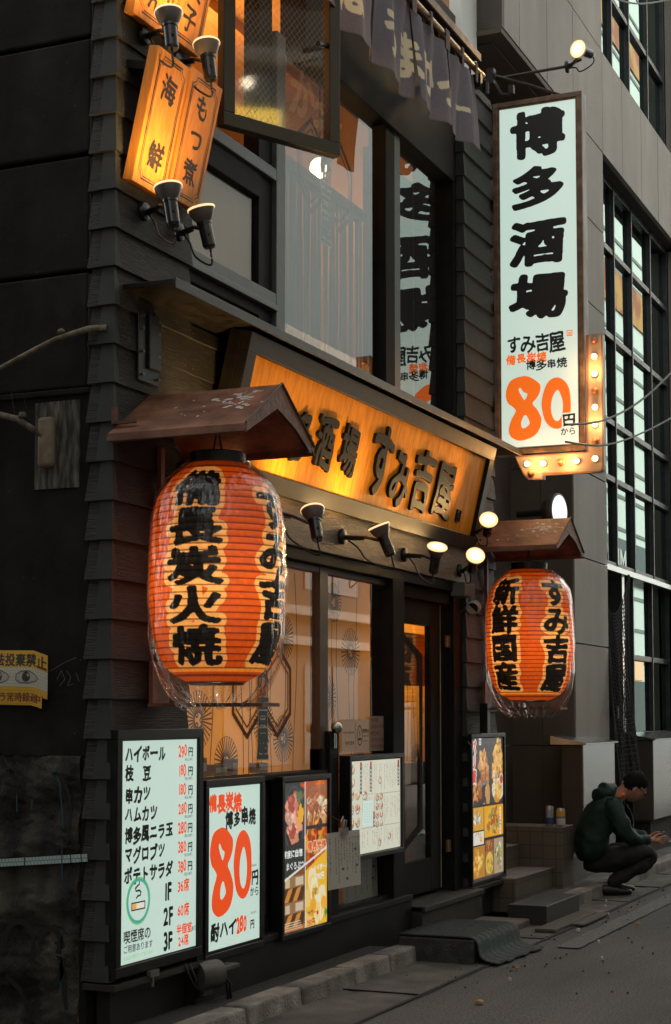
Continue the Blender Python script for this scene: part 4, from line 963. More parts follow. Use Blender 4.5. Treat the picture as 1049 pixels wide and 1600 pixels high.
# ================================================================ open casement of the upper floor
CS = thing('open_casement', 'big dark casement of wired glass swung open over the street upstairs', 'window', (7.42, 3.9, 4.58))
F_ = fr((7.42, 3.9, 4.577), (.8897, -.4565, 0), (0, 0, 1))
m_ = MB(); m_.ring(0, 0, .79, 1.9, .075, -.03, .03, F_); m_.build('frame', mat('olive_black_frame', (.011, .010, .007), .42, .1, col2=(.02, .018, .013), nscale=8), CS, bevel=.004)
m_ = MB(); m_.quad((.075, .075, 0), (.715, .075, 0), (.715, 1.825, 0), (.075, 1.825, 0), 0, F_); m_.build('wired_pane', glassmat('wired_glass', 1.3, (.93, .9, .85), .045, .0), CS)
m_ = MB()
for s_ in (1, -1):
    for k in range(-30, 60):
        c = k * .042
        P = []
        for x in (.075, .715):
            P.append((x, c + s_ * (x - .4) * 1.2))
        (xa, ya), (xb, yb) = P
        def clip(x, y, ox, oy):
            if y < .075: t = (.075 - y) / (oy - y); return (x + (ox - x) * t, .075)
            if y > 1.825: t = (1.825 - y) / (oy - y); return (x + (ox - x) * t, 1.825)
            return (x, y)
        if max(ya, yb) < .08 or min(ya, yb) > 1.82: continue
        m_.stroke([clip(xa, ya, xb, yb), clip(xb, yb, xa, ya)], .0015, F_, .0036)
m_.build('wire_mesh', mat('wire_grey', (.30, .24, .17), .5, .5), CS)
m_ = MB(); m_.cyl(F_ @ Vector((.715, .62, .0)), F_ @ Vector((.60, .58, .07)), .014, n=10); m_.build('stay_arm', BLACKM, CS)

# ================================================================ split curtain upstairs
NO = thing('shop_curtain', 'grey split curtain with cream lettering hanging from a rod under the eaves', 'noren curtain', (9.3, 3.6, 6.03))
m_ = MB(); m_.cyl((7.3, 3.60, 6.035), (10.80, 3.60, 6.055), .022, n=14); m_.cyl((10.80, 3.60, 6.055), (10.86, 3.60, 6.056), .026, n=14); m_.build('rod', mat('brass_rod', (.36, .21, .10), .3, .85, col2=(.22, .13, .07), nscale=9), NO, smooth=True)
CLOTH = vcol('dyed_cloth', 'paper', rough=.9)
CLOTH.node_tree.nodes['Mix Shader'].inputs[0].default_value = .25
NW, NH = 84, 96; SX0, SW = 6.94, .625
wide = np.zeros((NH, NW * 6), bool)
for ch, cx in (('ば', 1.42), ('う', 2.40), ('ま', 2.90), ('か', 3.43), ('っ', 3.90), ('一', 4.47)):
    k_ = np.stack
    wide |= rast([np.stack([p[:, 0] + (cx + 1) * NW, (72 if ch != '一' else 70) - p[:, 1]], 1) for p in layout(ch, 42 if ch != '一' else 28, align='c', sx=.95, sy=1.2, weight=.045, warp=.02, seed=ord(ch) % 77)], NW * 6, NH)
for k in range(6):
    lo = SX0 + k * SW + .006
    if k == 0: continue
    U, V = np.meshgrid(np.linspace(0, 1, NW), np.linspace(0, 1, NH))
    ph = k * 1.7
    sag = .035 * np.sin(math.pi * U) * (.2 + V) + .02 * np.sin(U * 9 + ph) * V
    X = lo + U * (SW - .012) + .018 * V * np.sin(V * 3 + ph)
    Y = 3.60 - .035 * np.sin(U * 7.5 + ph) * (V ** .7) - .05 * V * (.6 + .4 * math.sin(ph)) + .012 * np.sin(U * 17 + ph * 2 + V * 3)
    Z = 5.995 + (U - .5) * .01 - V * (.60 + .02 * np.sin(U * 3.1 + ph)) - .012 * np.abs(np.sin(U * math.pi * 2)) * (1 - V) 
    c = np.ones((NH, NW, 3)) * np.array((.19, .172, .20))
    c[:] = c * (1 + .06 * np.random.default_rng(k).normal(0, 1, (NH, NW, 1)))
    c[:, :2] *= .8; c[:, -2:] *= .8; c[-2:] *= .75
    mk = wide[:, k * NW:(k + 1) * NW]; c[mk] = (.85, .74, .52)
    colgrid('curtain_panel', np.stack([X, Y, Z], -1), c, CLOTH, NO)
for k in range(1, 6):
    for q in (.03, .5, .97):
        x = SX0 + k * SW + q * SW; m_ = MB()
        m_.box((x - .018, 3.572, 5.94), (x + .018, 3.577, 6.07)); m_.box((x - .018, 3.623, 5.98), (x + .018, 3.628, 6.07)); m_.box((x - .018, 3.572, 6.07), (x + .018, 3.628, 6.076))
        m_.build('loop_tab', mat('tab_cloth', (.14, .105, .09), .9), NO)
m_ = MB(); m_.box((10.72, 3.58, 6.0), (10.80, 3.92, 6.02)); m_.box((10.74, 3.57, 5.93), (10.78, 3.62, 6.03)); m_.cyl((10.81, 3.55, 5.98), (10.81, 3.55, 5.90), .02, n=8); m_.build('rod_bracket', BLACKM, NO)

# ================================================================ paper lanterns and their steel hoods
LPAPER = vcol('oiled_lantern_paper', 'paper', rough=.5)
def lantern(label, cx, cy, zb, zt, rad, face, cols):
    t = thing('paper_lantern', label, 'paper lantern', (cx, cy, zb), 'big red paper lanterns of the restaurant')
    W, H = 640, 300
    sil = [(0, .41), (.03, .52), (.075, .70), (.15, .875), (.23, .955), (.35, .99), (.5, 1.0), (.65, .995), (.77, .955), (.86, .875), (.93, .76), (.965, .64), (.985, .53), (1, .38)]
    V = np.linspace(0, 1, H); prof = np.interp(V, *zip(*sil))
    ker = np.ones(13) / 13; prof = np.convolve(np.pad(prof, 6, mode='edge'), ker, 'valid')
    nr = 33; rib = np.abs(np.sin(math.pi * V * nr)) ** .6          # bulges between bamboo hoops
    rr_ = rad * prof * (1 - .014 + .014 * rib)
    TH = np.linspace(0, 2 * math.pi, W, endpoint=False)
    red = np.array((.72, .128, .012)); cream = np.array((.97, .56, .20)); ink = np.array((.008, .007, .007))
    c = np.ones((H, W, 3)) * red
    # painted relative to the face direction, so that no letter crosses the seam
    allm = np.zeros((H, W), bool)
    ppx = W / (2 * math.pi * rad); ppy = H / (zt - zb)
    for s, ang, y0, y1, cw in cols:
        n = len(s); sz = (y1 - y0) * H / n
        xpx = (ang / 360 + .5) * W
        allm |= rtext(s, xpx, y0 * H, sz, W, H, vertical=True, sx=cw * ppx / sz, weight=.046, rough=.004, warp=.018, seed=len(s) * 7)
    halo = dilate(allm, 8)
    c[halo] = cream; c[allm] = ink
    c[int(.955 * H):] = red * .8; c[int(.938 * H):int(.955 * H)] = cream * np.array((1, .75, .35)); c[:int(.035 * H)] = red * .55
    nse = np.random.default_rng(3).normal(0, 1, (H // 6 + 1, W // 6 + 1)); nse = np.kron(nse, np.ones((6, 6)))[:H, :W]
    c *= (1 + .045 * nse)[..., None]
    hoop_shade = (np.abs(((V * nr + .5) % 1) - .5) < .12); c[hoop_shade] *= np.array((.34, .26, .22))  # rib shadows painted into the paper colour along the hoops
    c = np.roll(c, int(round((face - 180) / 360 * W)), 1)
    X = cx + rr_[:, None] * np.cos(TH); Y = cy + rr_[:, None] * np.sin(TH); Z = np.repeat((zt - V * (zt - zb))[:, None], W, 1)
    colgrid('lantern_body', np.stack([X, Y, Z], -1), c, LPAPER, t, wrap=True)
    b = MB(); b.lathe([(rad * .41, 0), (rad * .415, .052), (rad * .40, .056), (rad * .39, .004)], (cx, cy, zt - .005), 40, cap=False); b.lathe([(rad * .40, .03), (.001, .03)], (cx, cy, zt), 40, cap=False); b.build('top_ring', BLACKM, t, smooth=True)
    b = MB(); b.lathe([(rad * .38, 0), (rad * .42, .008), (rad * .40, .014)], (cx, cy, zb - .012), 40); b.build('bottom_ring', BLACKM, t, smooth=True)
    b = MB(); b.tube([(cx - .05, cy, zt + .04), (cx - .02, cy, zt + .12), (cx, cy, zt + .2)], .004, 6); b.tube([(cx + .05, cy, zt + .04), (cx + .02, cy, zt + .12), (cx, cy, zt + .2)], .004, 6); b.build('hanger_wire', RUBBER, t)
    # clear plastic bag pulled over it, gathered at the bottom
    Wp, Hp = 200, 110; Vp = np.linspace(0, 1, Hp); th = np.linspace(0, 2 * math.pi, Wp, endpoint=False)
    pz = zt + .01 - Vp * (zt - zb + .12)
    bp = np.interp(Vp, [0, .03, .08, .15, .25, .5, .72, .82, .9, .95, .985, 1], [.43, .57, .77, .91, .98, 1.012, .99, .92, .79, .67, .53, .42])
    fold = (np.sin(th * 17 + 1) + .7 * np.sin(th * 31 + 2) + .5 * np.sin(th * 7) + .35 * np.sin(th * 53))[None, :]
    amp = np.interp(Vp, [0, .06, .3, .75, .86, 1], [.02, .008, .004, .008, .035, .09])[:, None]
    rg = np.random.default_rng(int(cx * 10))
    wr = np.sin(th[None, :] * 9 + Vp[:, None] * 22 + 1) * np.sin(th[None, :] * 4 - Vp[:, None] * 13) * .006
    RR = rad * (bp[:, None] + amp * fold * .5 + wr) + .006
    ZZ = pz[:, None] + np.where(Vp[:, None] > .9, (Vp[:, None] - .9) * .16 * np.sin(th * 11 + 1.3)[None, :] + (Vp[:, None] - .9) * .1 * np.sin(th * 27)[None, :], 0)
    P = np.stack([cx + RR * np.cos(th), cy + RR * np.sin(th), ZZ], -1)
    o = colgrid('plastic_cover', P, np.ones((Hp, Wp, 3)), PLASTIC, t, wrap=True)
    light('lantern_bulb', 'POINT', (cx, cy, zb + (zt - zb) * .44), 2.9, (1, .80, .50), t, .06)
    return t
lantern('huge red paper lantern with five bold characters, nearest and largest, under plastic', 6.65, 3.5, 1.645, 2.655, .312, 207.7, (('備長炭火焼', -20, .055, .925, .27), ('すみ吉屋', 62, .12, .925, .27)))
lantern('red paper lantern hanging right of the door, four bold characters on each side', 11.59, 3.5, 1.60, 2.565, .322, 196.8, (('新鮮国産', -37, .075, .925, .25), ('すみ吉屋', 40, .085, .935, .25)))
def hood(label, x0, seed):
    t = thing('lantern_hood', label, 'steel hood', (x0, 3.9, 2.79), 'gabled steel hoods over the lanterns')
    zb, zr, hw = 2.775, 3.015, .365
    if seed == 2: zb, zr = 2.715, 2.945
    b = MB(); th = .012
    for s in (-1, 1):
        b.add([(x0, 3.9, zr), (x0, 3.20, zr), (x0 + s * hw, 3.20, zb), (x0 + s * hw, 3.9, zb), (x0, 3.9, zr - th), (x0, 3.20, zr - th), (x0 + s * hw, 3.20, zb - th), (x0 + s * hw, 3.9, zb - th)],
              [(0, 1, 2, 3), (7, 6, 5, 4), (1, 5, 6, 2), (0, 3, 7, 4), (2, 6, 7, 3), (0, 4, 5, 1)])
        b.box((x0 + s * hw - .008, 3.20, zb - .035), (x0 + s * hw + .004, 3.9, zb - .002))
    F = fr((x0, 3.198, zb), (1, 0, 0), (0, 0, 1))
    r = zr - zb
    b.add([(-hw, 0, 0), (0, r, 0), (hw, 0, 0), (hw - .035, -.035, 0), (.16, .055, 0), (-.04, r - .12, 0), (-hw + .02, -.03, 0)], [(0, 6, 5, 1), (1, 5, 4, 2), (2, 4, 3)], 0, F)
    b.add([(-hw, 0, -.012), (0, r, -.012), (hw, 0, -.012), (hw - .035, -.035, -.012), (.16, .055, -.012), (-.04, r - .12, -.012), (-hw + .02, -.03, -.012)], [(0, 1, 5, 6), (1, 2, 4, 5), (2, 3, 4)], 0, F)
    b.build('roof', RUST, t)
    b = MB()
    for s in (-1, 1): b.box((x0 + s * hw - .002, 3.195, zb - .04), (x0 + s * hw + .007, 3.9, zb - .028))
    b.tube([(x0 - hw, 3.195, zb + .004), (x0, 3.195, zr + .004), (x0 + hw, 3.195, zb + .004)], .006, 6); b.build('roof_edge', RUSTDK, t)
    b = MB(); r_ = random.Random(seed)
    nn = Vector((-r, 0, hw)).normalized(); U = Vector((hw, 0, r)).normalized()
    Fs = Matrix(((0, U.x, nn.x, x0 - hw), (-1, U.y, nn.y, 3.9), (0, U.z, nn.z, zb), (0, 0, 0, 1)))
    L = math.hypot(hw, r)
    def spot(u, v, a, c):
        P = [(u + a * r_.uniform(.6, 1.2) * math.cos(k * .7), v + c * r_.uniform(.6, 1.2) * math.sin(k * .7)) for k in range(9)]
        b.add([(u, v, .0012)] + [(x, y, .0012) for x, y in P], [(0, 1 + k, 1 + (k + 1) % 9) for k in range(9)], 0, Fs)
    for k in range(46): 
        u, v = r_.gauss(.545, .06), r_.gauss(.68, .12) * L
        if .02 < u < .69 and .02 < v < L - .02: spot(u, v, r_.uniform(.004, .02), r_.uniform(.003, .014))
    for k in range(10): spot(r_.uniform(.2, .6), r_.uniform(.25, .85) * L, r_.uniform(.003, .012), r_.uniform(.003, .01))
    b.build('bird_dropping', FLAKE, t)
    b = MB(); b.box((x0 + .07, 3.868, 1.55), (x0 + .105, 3.892, zb)); b.box((x0 - .02, 3.28, 1.535), (x0 + .16, 3.88, 1.552)); b.box((x0 - .0, 3.865, 1.55), (x0 + .16, 3.885, 1.75)); b.build('bracket_frame', RUST, t)
    b = MB(); b.box((x0 - .33, 3.78, zb + .05), (x0 - .31, 3.90, zb + .065)); b.box((x0 - .335, 3.885, zb + .05), (x0 - .305, 3.90, zb + .13)); b.build('tie_clip', RUSTDK, t)
hood('rust brown gabled hood over the nearest, largest lantern, paler bird droppings by its ridge', 6.70, 1)
hood('rust brown gabled hood over the farther lantern beside the door', 11.645, 2)

# ================================================================ lit menu boards
def board(name, label, cat, x0, x1, z0, z1, y, depth, fw, group='lit boards along the shopfront'):
    t = thing(name, label, cat, (x0, y, z0), group)
    F = wallframe(x0, y, z0); w_, h = x1 - x0, z1 - z0
    b = MB(); b.ring(0, 0, w_, h, fw, -depth, .012, F); b.ring(fw, fw, w_ - fw, h - fw, .006, -depth, .004, F); b.box((fw, fw, -depth), (w_ - fw, h - fw, -.02), 0, F)
    b.build('frame', BLACKM, t, bevel=.004)
    return t, wallframe(x0 + fw, y - .0, z0 + fw), w_ - 2 * fw, h - 2 * fw
t, F_, W_, H_ = board('price_board', 'large lit price board listing snacks with a smoking symbol, leftmost and tallest', 'price board', 6.376, 7.195, .318, 1.43, 3.868, .05, .046)
m_ = MB(); m_.box((0, 0, -.018), (W_, H_, 0), 0, F_); m_.build('lit_panel', LITWHITE, t)
K = Lines('black_lettering', INK, t); O = Lines('red_lettering', REDINK, t); G = Lines('green_lettering', emit('backlit_green', (.10, .36, .10), .62), t); kw = dict(weight=.042, rough=.009, warp=.022, jit=.055)
rows = (('ハイボール', '290', '税込319円'), ('枝\u3000豆', '180', '税込198円'), ('串カツ', '180', '税込198円'), ('ハムカツ', '280', '税込308円'), ('博多風ニラ玉', '280', '税込308円'), ('マグロブツ', '380', '税込418円'), ('ポテトサラダ', '380', '税込418円'))
for i, (a, b_, c) in enumerate(rows):
    v = H_ * (1 - .062 - .0905 * i)
    text(K, a, F_, .035, v - .033, .079, .001, seed=40 + i * 9, slant=.06, sx=.95 if len(a) > 3 else 1.0, **kw)
    text(O, b_, F_, .535, v - .024, .074, .001, seed=70 + i, sx=.72, weight=.03, rough=.006, warp=.015, jit=.04)
    text(K, '円', F_, .632, v - .022, .05, .001, seed=90 + i, weight=.03, warp=.02)
    text(K, c, F_, .60, v - .047, .017, .001, weight=.004)
for i, (a, b_) in enumerate((('1F', '36席'), ('2F', '60席'), ('3F', '24席'))):
    v = H_ * (.288 - .114 * i); text(K, a, F_, .40, v - .038, .115, .001, sx=.78, weight=.035, rough=.006, warp=.01, seed=20 + i)
    if i < 2: text(O, b_, F_, .535, v - .008, .066, .001, sx=.85, weight=.03, rough=.006, warp=.02, seed=25 + i)
    else:
        text(O, '半個室', F_, .525, v + .022, .052, .001, weight=.03, rough=.006, warp=.02, seed=28); text(O, b_, F_, .545, v - .035, .058, .001, sx=.85, weight=.03, rough=.006, warp=.02, seed=29)
        text(K, 'あり', F_, .675, v + .022, .026, .001, weight=.008)
cx, cy = .165, .275 * H_
for r0, m, q in ((.104, G, .010),): 
    m.stroke(blob(cx, cy, r0, r0 * 1.0, 0, 2 * math.pi, 48)[:-1], q, F_, .001, closed=True)
T_ = MB(); T_.stroke(blob(cx, cy, .095, .095, 0, 2 * math.pi, 48)[:-1], .012, F_, .0012, closed=True); T_.build('smoking_ring', emit('backlit_teal', (.0, .33, .26), .46), t)
T_ = MB(); T_.box((cx - .058, cy - .038, .0008), (cx + .058, cy - .008, .001), 0, F_); T_.build('cigarette_paper', emit('backlit_cream', (.75, .72, .6), .46), t)
T_ = MB(); T_.box((cx - .055, cy - .035, .0012), (cx - .018, cy - .011, .0016), 0, F_); T_.build('cigarette_filter', emit('backlit_amber', (.8, .36, .05), .46), t)
K.ring(cx - .062, cy - .042, cx + .062, cy - .004, .006, .0012, .0016, F_)
K.stroke([(cx - .02, cy + .012), (cx - .005, cy + .022), (cx + .018, cy + .024), (cx + .024, cy + .036), (cx + .012, cy + .046), (cx - .022, cy + .046), (cx - .026, cy + .058), (cx - .01, cy + .068), (cx + .008, cy + .074), (cx + .008, cy + .088)], .008, F_, .001)
text(K, '喫煙席の', F_, .035, .12 * H_ - .02, .062, .001, weight=.02); text(K, 'ご用意あります', F_, .035, .068 * H_ - .012, .038, .001, weight=.012)
text(G, '当店は分煙を行っております', F_, .035, .03 * H_ - .006, .0205, .001, weight=.006)
K.finish(); O.finish(); G.finish()
m_ = MB(); m_.box((6.66, 3.84, .285), (6.74, 3.862, .315)); m_.box((6.685, 3.845, .24), (6.70, 3.856, .29)); m_.build('clamp', mat('dull_steel', (.25, .25, .24), .4, .8), t)

t, F_, W_, H_ = board('price_board', 'lit board with one huge orange number 80, standing beside the tallest price board', 'price board', 7.22, 7.885, .272, 1.172, 3.866, .06, .035)
m_ = MB(); m_.box((0, 0, -.018), (W_, H_, 0), 0, F_); m_.build('lit_panel', LITWHITE, t)
K = Lines('black_lettering', INK, t); O = Lines('red_lettering', REDINK, t)
text(O, '備長炭焼', F_, .012, H_ - .125, .098, .001, seed=3, sx=.92, sy=1.0, **kw); text(K, '博多串焼', F_, .19, H_ - .21, .096, .001, seed=4, sx=.92, **kw)
O.line(eighty(.028, .175, .465, .445), F_, .001)
text(K, '円', F_, .49, .305, .085, .001, seed=5, weight=.04, warp=.02); text(K, 'から', F_, .475, .245, .052, .001, seed=6, weight=.02, warp=.012)
text(K, '酎ハイ', F_, .035, .07, .096, .001, seed=7, slant=.06, **kw); text(O, '280', F_, .322, .075, .105, .001, seed=8, sx=.68, **kw); text(K, '円', F_, .478, .078, .05, .001, seed=9, weight=.03)
text(K, '税込308円', F_, .485, .15, .014, .001); text(K, '税込88円', F_, .495, .395, .014, .001)
K.finish(); O.finish()

PRT = vcol('backlit_print', 'emit', .46); PRTD = vcol('plain_print', 'diffuse')
MEAT = [(.45, .12, .05), (.6, .22, .08), (.35, .1, .04), (.7, .35, .15)]; FRY = [(.75, .38, .06), (.85, .5, .1), (.6, .25, .03), (.8, .42, .12)]
t, F_, W_, H_ = board('poster_box', 'lit poster box with photos of raw tuna, grilled skewers and drinks', 'poster box', 8.075, 8.735, .272, 1.158, 3.852, .06, .03)
c = Canvas(130, 200, (.022, .026, .025)); c.rect(0, 0, 62, 118, (.03, .035, .034))
c.ell(32, 50, 29, 44, (.055, .06, .06)); c.ell(32, 50, 26, 40, (.02, .02, .02))
c.food(30, 48, 19, 30, [(.62, .16, .10), (.75, .3, .2), (.55, .11, .07), (.8, .42, .3)], 30, 1, .42); c.ell(50, 46, 8, 14, (.82, .42, .02), .2, .15, 2); c.ell(46, 22, 9, 9, (.12, .17, .07), 0, .2, 3)
c.rect(64, 0, 130, 120, (.35, .1, .02)); c.food(97, 8, 34, 10, [(.75, .16, .01), (.5, .06, .01)], 14, 2, .5); c.rect(66, 8, 130, 20, (.25, .12, .08), .5)
for k, (x, y) in enumerate(((76, 34), (88, 30), (100, 33), (112, 36), (122, 40))): c.food(x, y + 4, 8, 17, MEAT + [(.8, .62, .42)], 14, 11 + k, .45)
for x in (74, 88, 102, 116): c.poly([(x, 52), (x + 2, 52), (x - 4, 76), (x - 6, 76)], (.6, .45, .25))
c.food(97, 92, 34, 30, [(.75, .15, .01), (.85, .32, .02), (.35, .04, .0), (.12, .02, .0), (.6, .1, .0)], 40, 3, .35); c.rect(66, 62, 130, 67, (.03, .02, .02))
c.text('備長炭焼', 70, 96, 14, (.75, .12, .02), (.82, .72, .5), 1, weight=.04)
c.poly([(0, 88), (62, 78), (62, 112), (0, 132)], (.022, .03, .03)); c.text('鮮度に自信', 1, 100, 11, (.8, .85, .82), weight=.03); c.text('まぐろぶつ', 9, 116, 10.5, (.8, .85, .82), weight=.03)
c.poly([(0, 130), (63, 112), (63, 200), (0, 200)], (.2, .07, .02))
for y0, s in ((126, 4), (160, 5)):
    c.rect(0, y0, 62, y0 + 18, (.34, .19, .08), .8); c.rect(8, y0 + 3, 20, y0 + 14, (.6, .48, .3)); c.rect(36, y0 + 2, 58, y0 + 13, (.62, .52, .36)); c.rect(0, y0 + 15, 62, y0 + 19, (.10, .04, .02))
    for q in range(5): c.poly([(4 + q * 12, y0 + 17), (16 + q * 12, y0 + 15), (8 + q * 12, y0 + 33), (-8 + q * 12, y0 + 33)], (.62, .24, .03) if q % 2 else (.07, .03, .015))
c.rect(0, 192, 63, 200, (.5, .14, .02)); 
for y in (186, 189, 192, 195): c.rect(3, y, 40 + (y * 7) % 19, y + 1, (.7, .6, .45))
c.poly([(65, 122), (130, 98), (130, 200), (65, 200)], (.85, .48, .03)); n_ = c.noise(14, 4)
c.put((c.X > 65) & (c.Y > 135 + (130 - c.X) * .2) & (n_ > .1), (.88, .68, .25), .55)
for x, y, a, b_ in ((84, 135, 12, 16), (90, 150, 11, 18), (112, 168, 12, 24), (100, 176, 11, 20)): c.ell(x, y, a, b_, (.85, .83, .62), .1, .06, 3, .75); c.ell(x, y + 3, a * .7, b_ * .6, (.9, .62, .15), .1, .08, 4, .8)
c.food(92, 154, 8, 8, [(.5, .28, .03), (.75, .4, .05)], 10, 6, .5); c.ell(86, 172, 9, 13, (.85, .4, .03), .4, .05, 2); c.ell(118, 170, 8, 9, (.88, .42, .04)); c.ell(100, 182, 3, 3, (.7, .02, .02)); c.ell(125, 184, 5, 5, (.1, .3, .03), 0, .3, 2)
c.text('ハイボール', 88, 124, 9, (.85, .88, .8), weight=.03); c.text('290円', 96, 137, 11, (.85, .88, .8), weight=.03, sx=.8); c.text('サワー', 70, 184, 9, (.35, .05, .02), weight=.03); c.text('280円', 69, 197, 11, (.6, .05, .02), weight=.03, sx=.8)
c.rect(62, 0, 64, 112, (.75, .78, .72)); c.poly([(0, 130), (130, 93), (130, 96), (0, 133)], (.75, .78, .72)); c.rect(63, 116, 65, 200, (.75, .75, .65))
c.mesh('printed_poster', F_, W_, H_, PRT, t, -.002)

t, F_, W_, H_ = board('menu_box', 'small lit menu box full of tiny photos and text, hung left of the door', 'menu box', 9.01, 9.90, .618, 1.252, 3.852, .06, .03)
c = Canvas(210, 150, (.66, .66, .52)); r_ = random.Random(12)
for x in range(6, 205, 7):
    for y0, y1 in ((6, 52), (60, 104), (112, 146)):
        if r_.random() < .72 and not (x < 44):
            col = (.55, .06, .03) if r_.random() < .17 else (.10, .10, .09)
            y = y0 + r_.uniform(0, 4); ye = y0 + (y1 - y0) * r_.uniform(.45, 1)
            while y < ye:
                c.rect(x, y, x + r_.choice((1.6, 2.2, 1.2)), y + r_.choice((1.4, 2, 1)), col, .75); y += r_.choice((2.4, 3, 2.8))
for x, y0, y1 in ((40, 4, 54), (80, 4, 52), (197, 4, 46), (93, 84, 108)):
    c.rect(x, y0, x + 7, y1, (.02, .02, .025)); c.rect(x, y0, x + 7, y0 + 9, (.4, .04, .03))
    for y in range(int(y0) + 12, int(y1) - 3, 6): c.rect(x + 2, y, x + 5.4, y + 3.6, (.75, .75, .68))
for x, y, s in [(8, 14, 1), (8, 34, 2), (6, 54, 3), (6, 76, 4), (6, 97, 5), (6, 118, 6), (6, 136, 7), (29, 54, 8), (29, 76, 9), (29, 97, 10), (29, 118, 11), (58, 56, 12), (108, 62, 13), (125, 60, 14), (108, 76, 15), (125, 75, 16), (108, 90, 17), (125, 89, 18), (108, 104, 19), (125, 103, 20), (160, 126, 21), (118, 134, 22), (120, 34, 23)]:
    q = 9.5 if x < 60 else 7; c.ell(x + 1, y + 1, q, q * .85, (.2, .2, .19), 0, .05, s); c.ell(x, y, q - 1.5, q * .85 - 1.2, (.75, .74, .68), 0, .05, s)
    c.food(x, y, q * .75, q * .6, FRY + MEAT + ([(.2, .3, .06)] if s % 3 == 0 else []), 12, s, .4)
c.rect(50, 66, 90, 106, (.62, .78, .70)); c.rect(100, 56, 205, 57, (.3, .3, .28)); c.rect(44, 108, 205, 109, (.3, .3, .28)); c.rect(98, 4, 99, 106, (.45, .45, .4)); c.rect(46, 55, 92, 56, (.4, .4, .36))
for x in range(56, 88, 7): 
    for y in range(70, 102, 4): c.rect(x, y, x + 1.5, y + 2, (.2, .22, .2))
c.rect(62, 34, 76, 52, (.75, .55, .35), .6)
c.mesh('printed_menu', F_, W_, H_, PRT, t, -.002)

t, F_, W_, H_ = board('poster_box', 'lit food poster box with fried dishes, on the pier right of the door', 'poster box', 11.31, 12.12, .252, 1.358, 3.872, .06, .03)
m_ = MB(); m_.box((11.5, 3.80, 1.36), (11.56, 3.86, 1.58)); m_.build('clip_lamp', BLACKM, t)
c = Canvas(140, 200, (.05, .048, .045))
for k in range(6): c.rect(0, 8 + k * 14, 140, 9 + k * 14, (.08, .078, .07))
c.food(52, 56, 24, 36, [(.5, .17, .04), (.65, .26, .07), (.4, .11, .03), (.75, .4, .16)], 46, 31, .3); c.food(52, 30, 12, 14, [(.75, .4, .14), (.65, .28, .08)], 14, 32, .4); c.ell(52, 66, 18, 6, (.2, .19, .17)); c.food(52, 62, 16, 7, MEAT, 14, 33, .35)
c.ell(116, 76, 27, 16, (.75, .75, .65)); c.food(116, 52, 19, 42, FRY, 60, 34, .3); c.food(122, 14, 14, 9, FRY, 16, 35, .4); c.ell(131, 62, 9, 9, (.7, .7, .62)); c.ell(131, 62, 6.5, 6.5, (.6, .06, .02)); c.food(112, 72, 22, 8, [(.85, .55, .2), (.75, .5, .2)], 20, 36, .3)
c.food(14, 78, 14, 18, [(.6, .2, .05), (.75, .35, .1)], 16, 40, .35); c.poly([(44, 70), (62, 66), (58, 92), (46, 94)], (.05, .05, .05)); c.ell(71, 82, 9, 16, (.6, .3, .1))
c.text('パリ唐', 11, 4, 20, (.75, .06, .03), (.85, .85, .78), 2, vertical=True, weight=.05); c.text('旨', 32, 10, 13, (.8, .8, .74), weight=.03)
for y in range(48, 80, 6): c.rect(95, y, 103, y + 4, (.8, .78, .7), .8)
def tile(x0, y0, x1, y1, col, cols, n, s, plate=None):
    c.rect(x0, y0, x1, y1, col); cx, cy, rx, ry = (x0 + x1) / 2, (y0 + y1) / 2, (x1 - x0) * .43, (y1 - y0) * .43
    if plate: c.ell(cx, cy, rx * 1.08, ry * 1.05, plate, 0, .02, s)
    m = c.a.copy(); c.food(cx, cy, rx * .85, ry * .85, cols, n, s, .28); k = (c.X < x0) | (c.X >= x1) | (c.Y < y0) | (c.Y >= y1); c.a[k] = m[k]
tile(0, 98, 52, 130, (.7, .36, .05), [(.7, .7, .6), (.4, .25, .12), (.55, .3, .1)], 16, 51)
tile(54, 98, 140, 142, (.8, .38, .02), [(.6, .24, .05), (.75, .4, .08), (.4, .1, .03), (.25, .3, .06)], 40, 52, (.85, .42, .03))
tile(0, 132, 52, 150, (.75, .74, .66), FRY, 8, 53); tile(0, 152, 56, 196, (.5, .22, .03), FRY + [(.9, .7, .2)], 34, 54)
tile(58, 146, 94, 162, (.3, .1, .03), MEAT, 10, 55); tile(58, 162, 94, 196, (.35, .18, .05), [(.75, .42, .04), (.35, .4, .07), (.6, .3, .05)], 24, 56, (.8, .5, .1)); tile(96, 146, 140, 196, (.45, .33, .2), [(.3, .33, .1), (.6, .55, .4), (.5, .25, .08), (.2, .24, .08)], 26, 57)
for y in range(102, 140, 5): c.rect(122, y, 129, y + 3.6, (.85, .83, .74), .8)
for y in range(154, 194, 5): c.rect(2, y, 6, y + 3.4, (.8, .1, .04), .8)
c.rect(0, 95, 140, 98, (.03, .03, .03)); c.rect(0, 130, 53, 132, (.03, .03, .03)); c.rect(52, 98, 54, 150, (.03, .03, .03)); c.rect(56, 142, 140, 146, (.03, .03, .03)); c.rect(0, 150, 56, 152, (.03, .03, .03)); c.rect(56, 146, 58, 200, (.03, .03, .03)); c.rect(94, 146, 96, 200, (.03, .03, .03))
c.rect(0, 196, 140, 200, (.05, .05, .05))
c.mesh('printed_poster', F_, W_, H_, PRT, t, -.002)

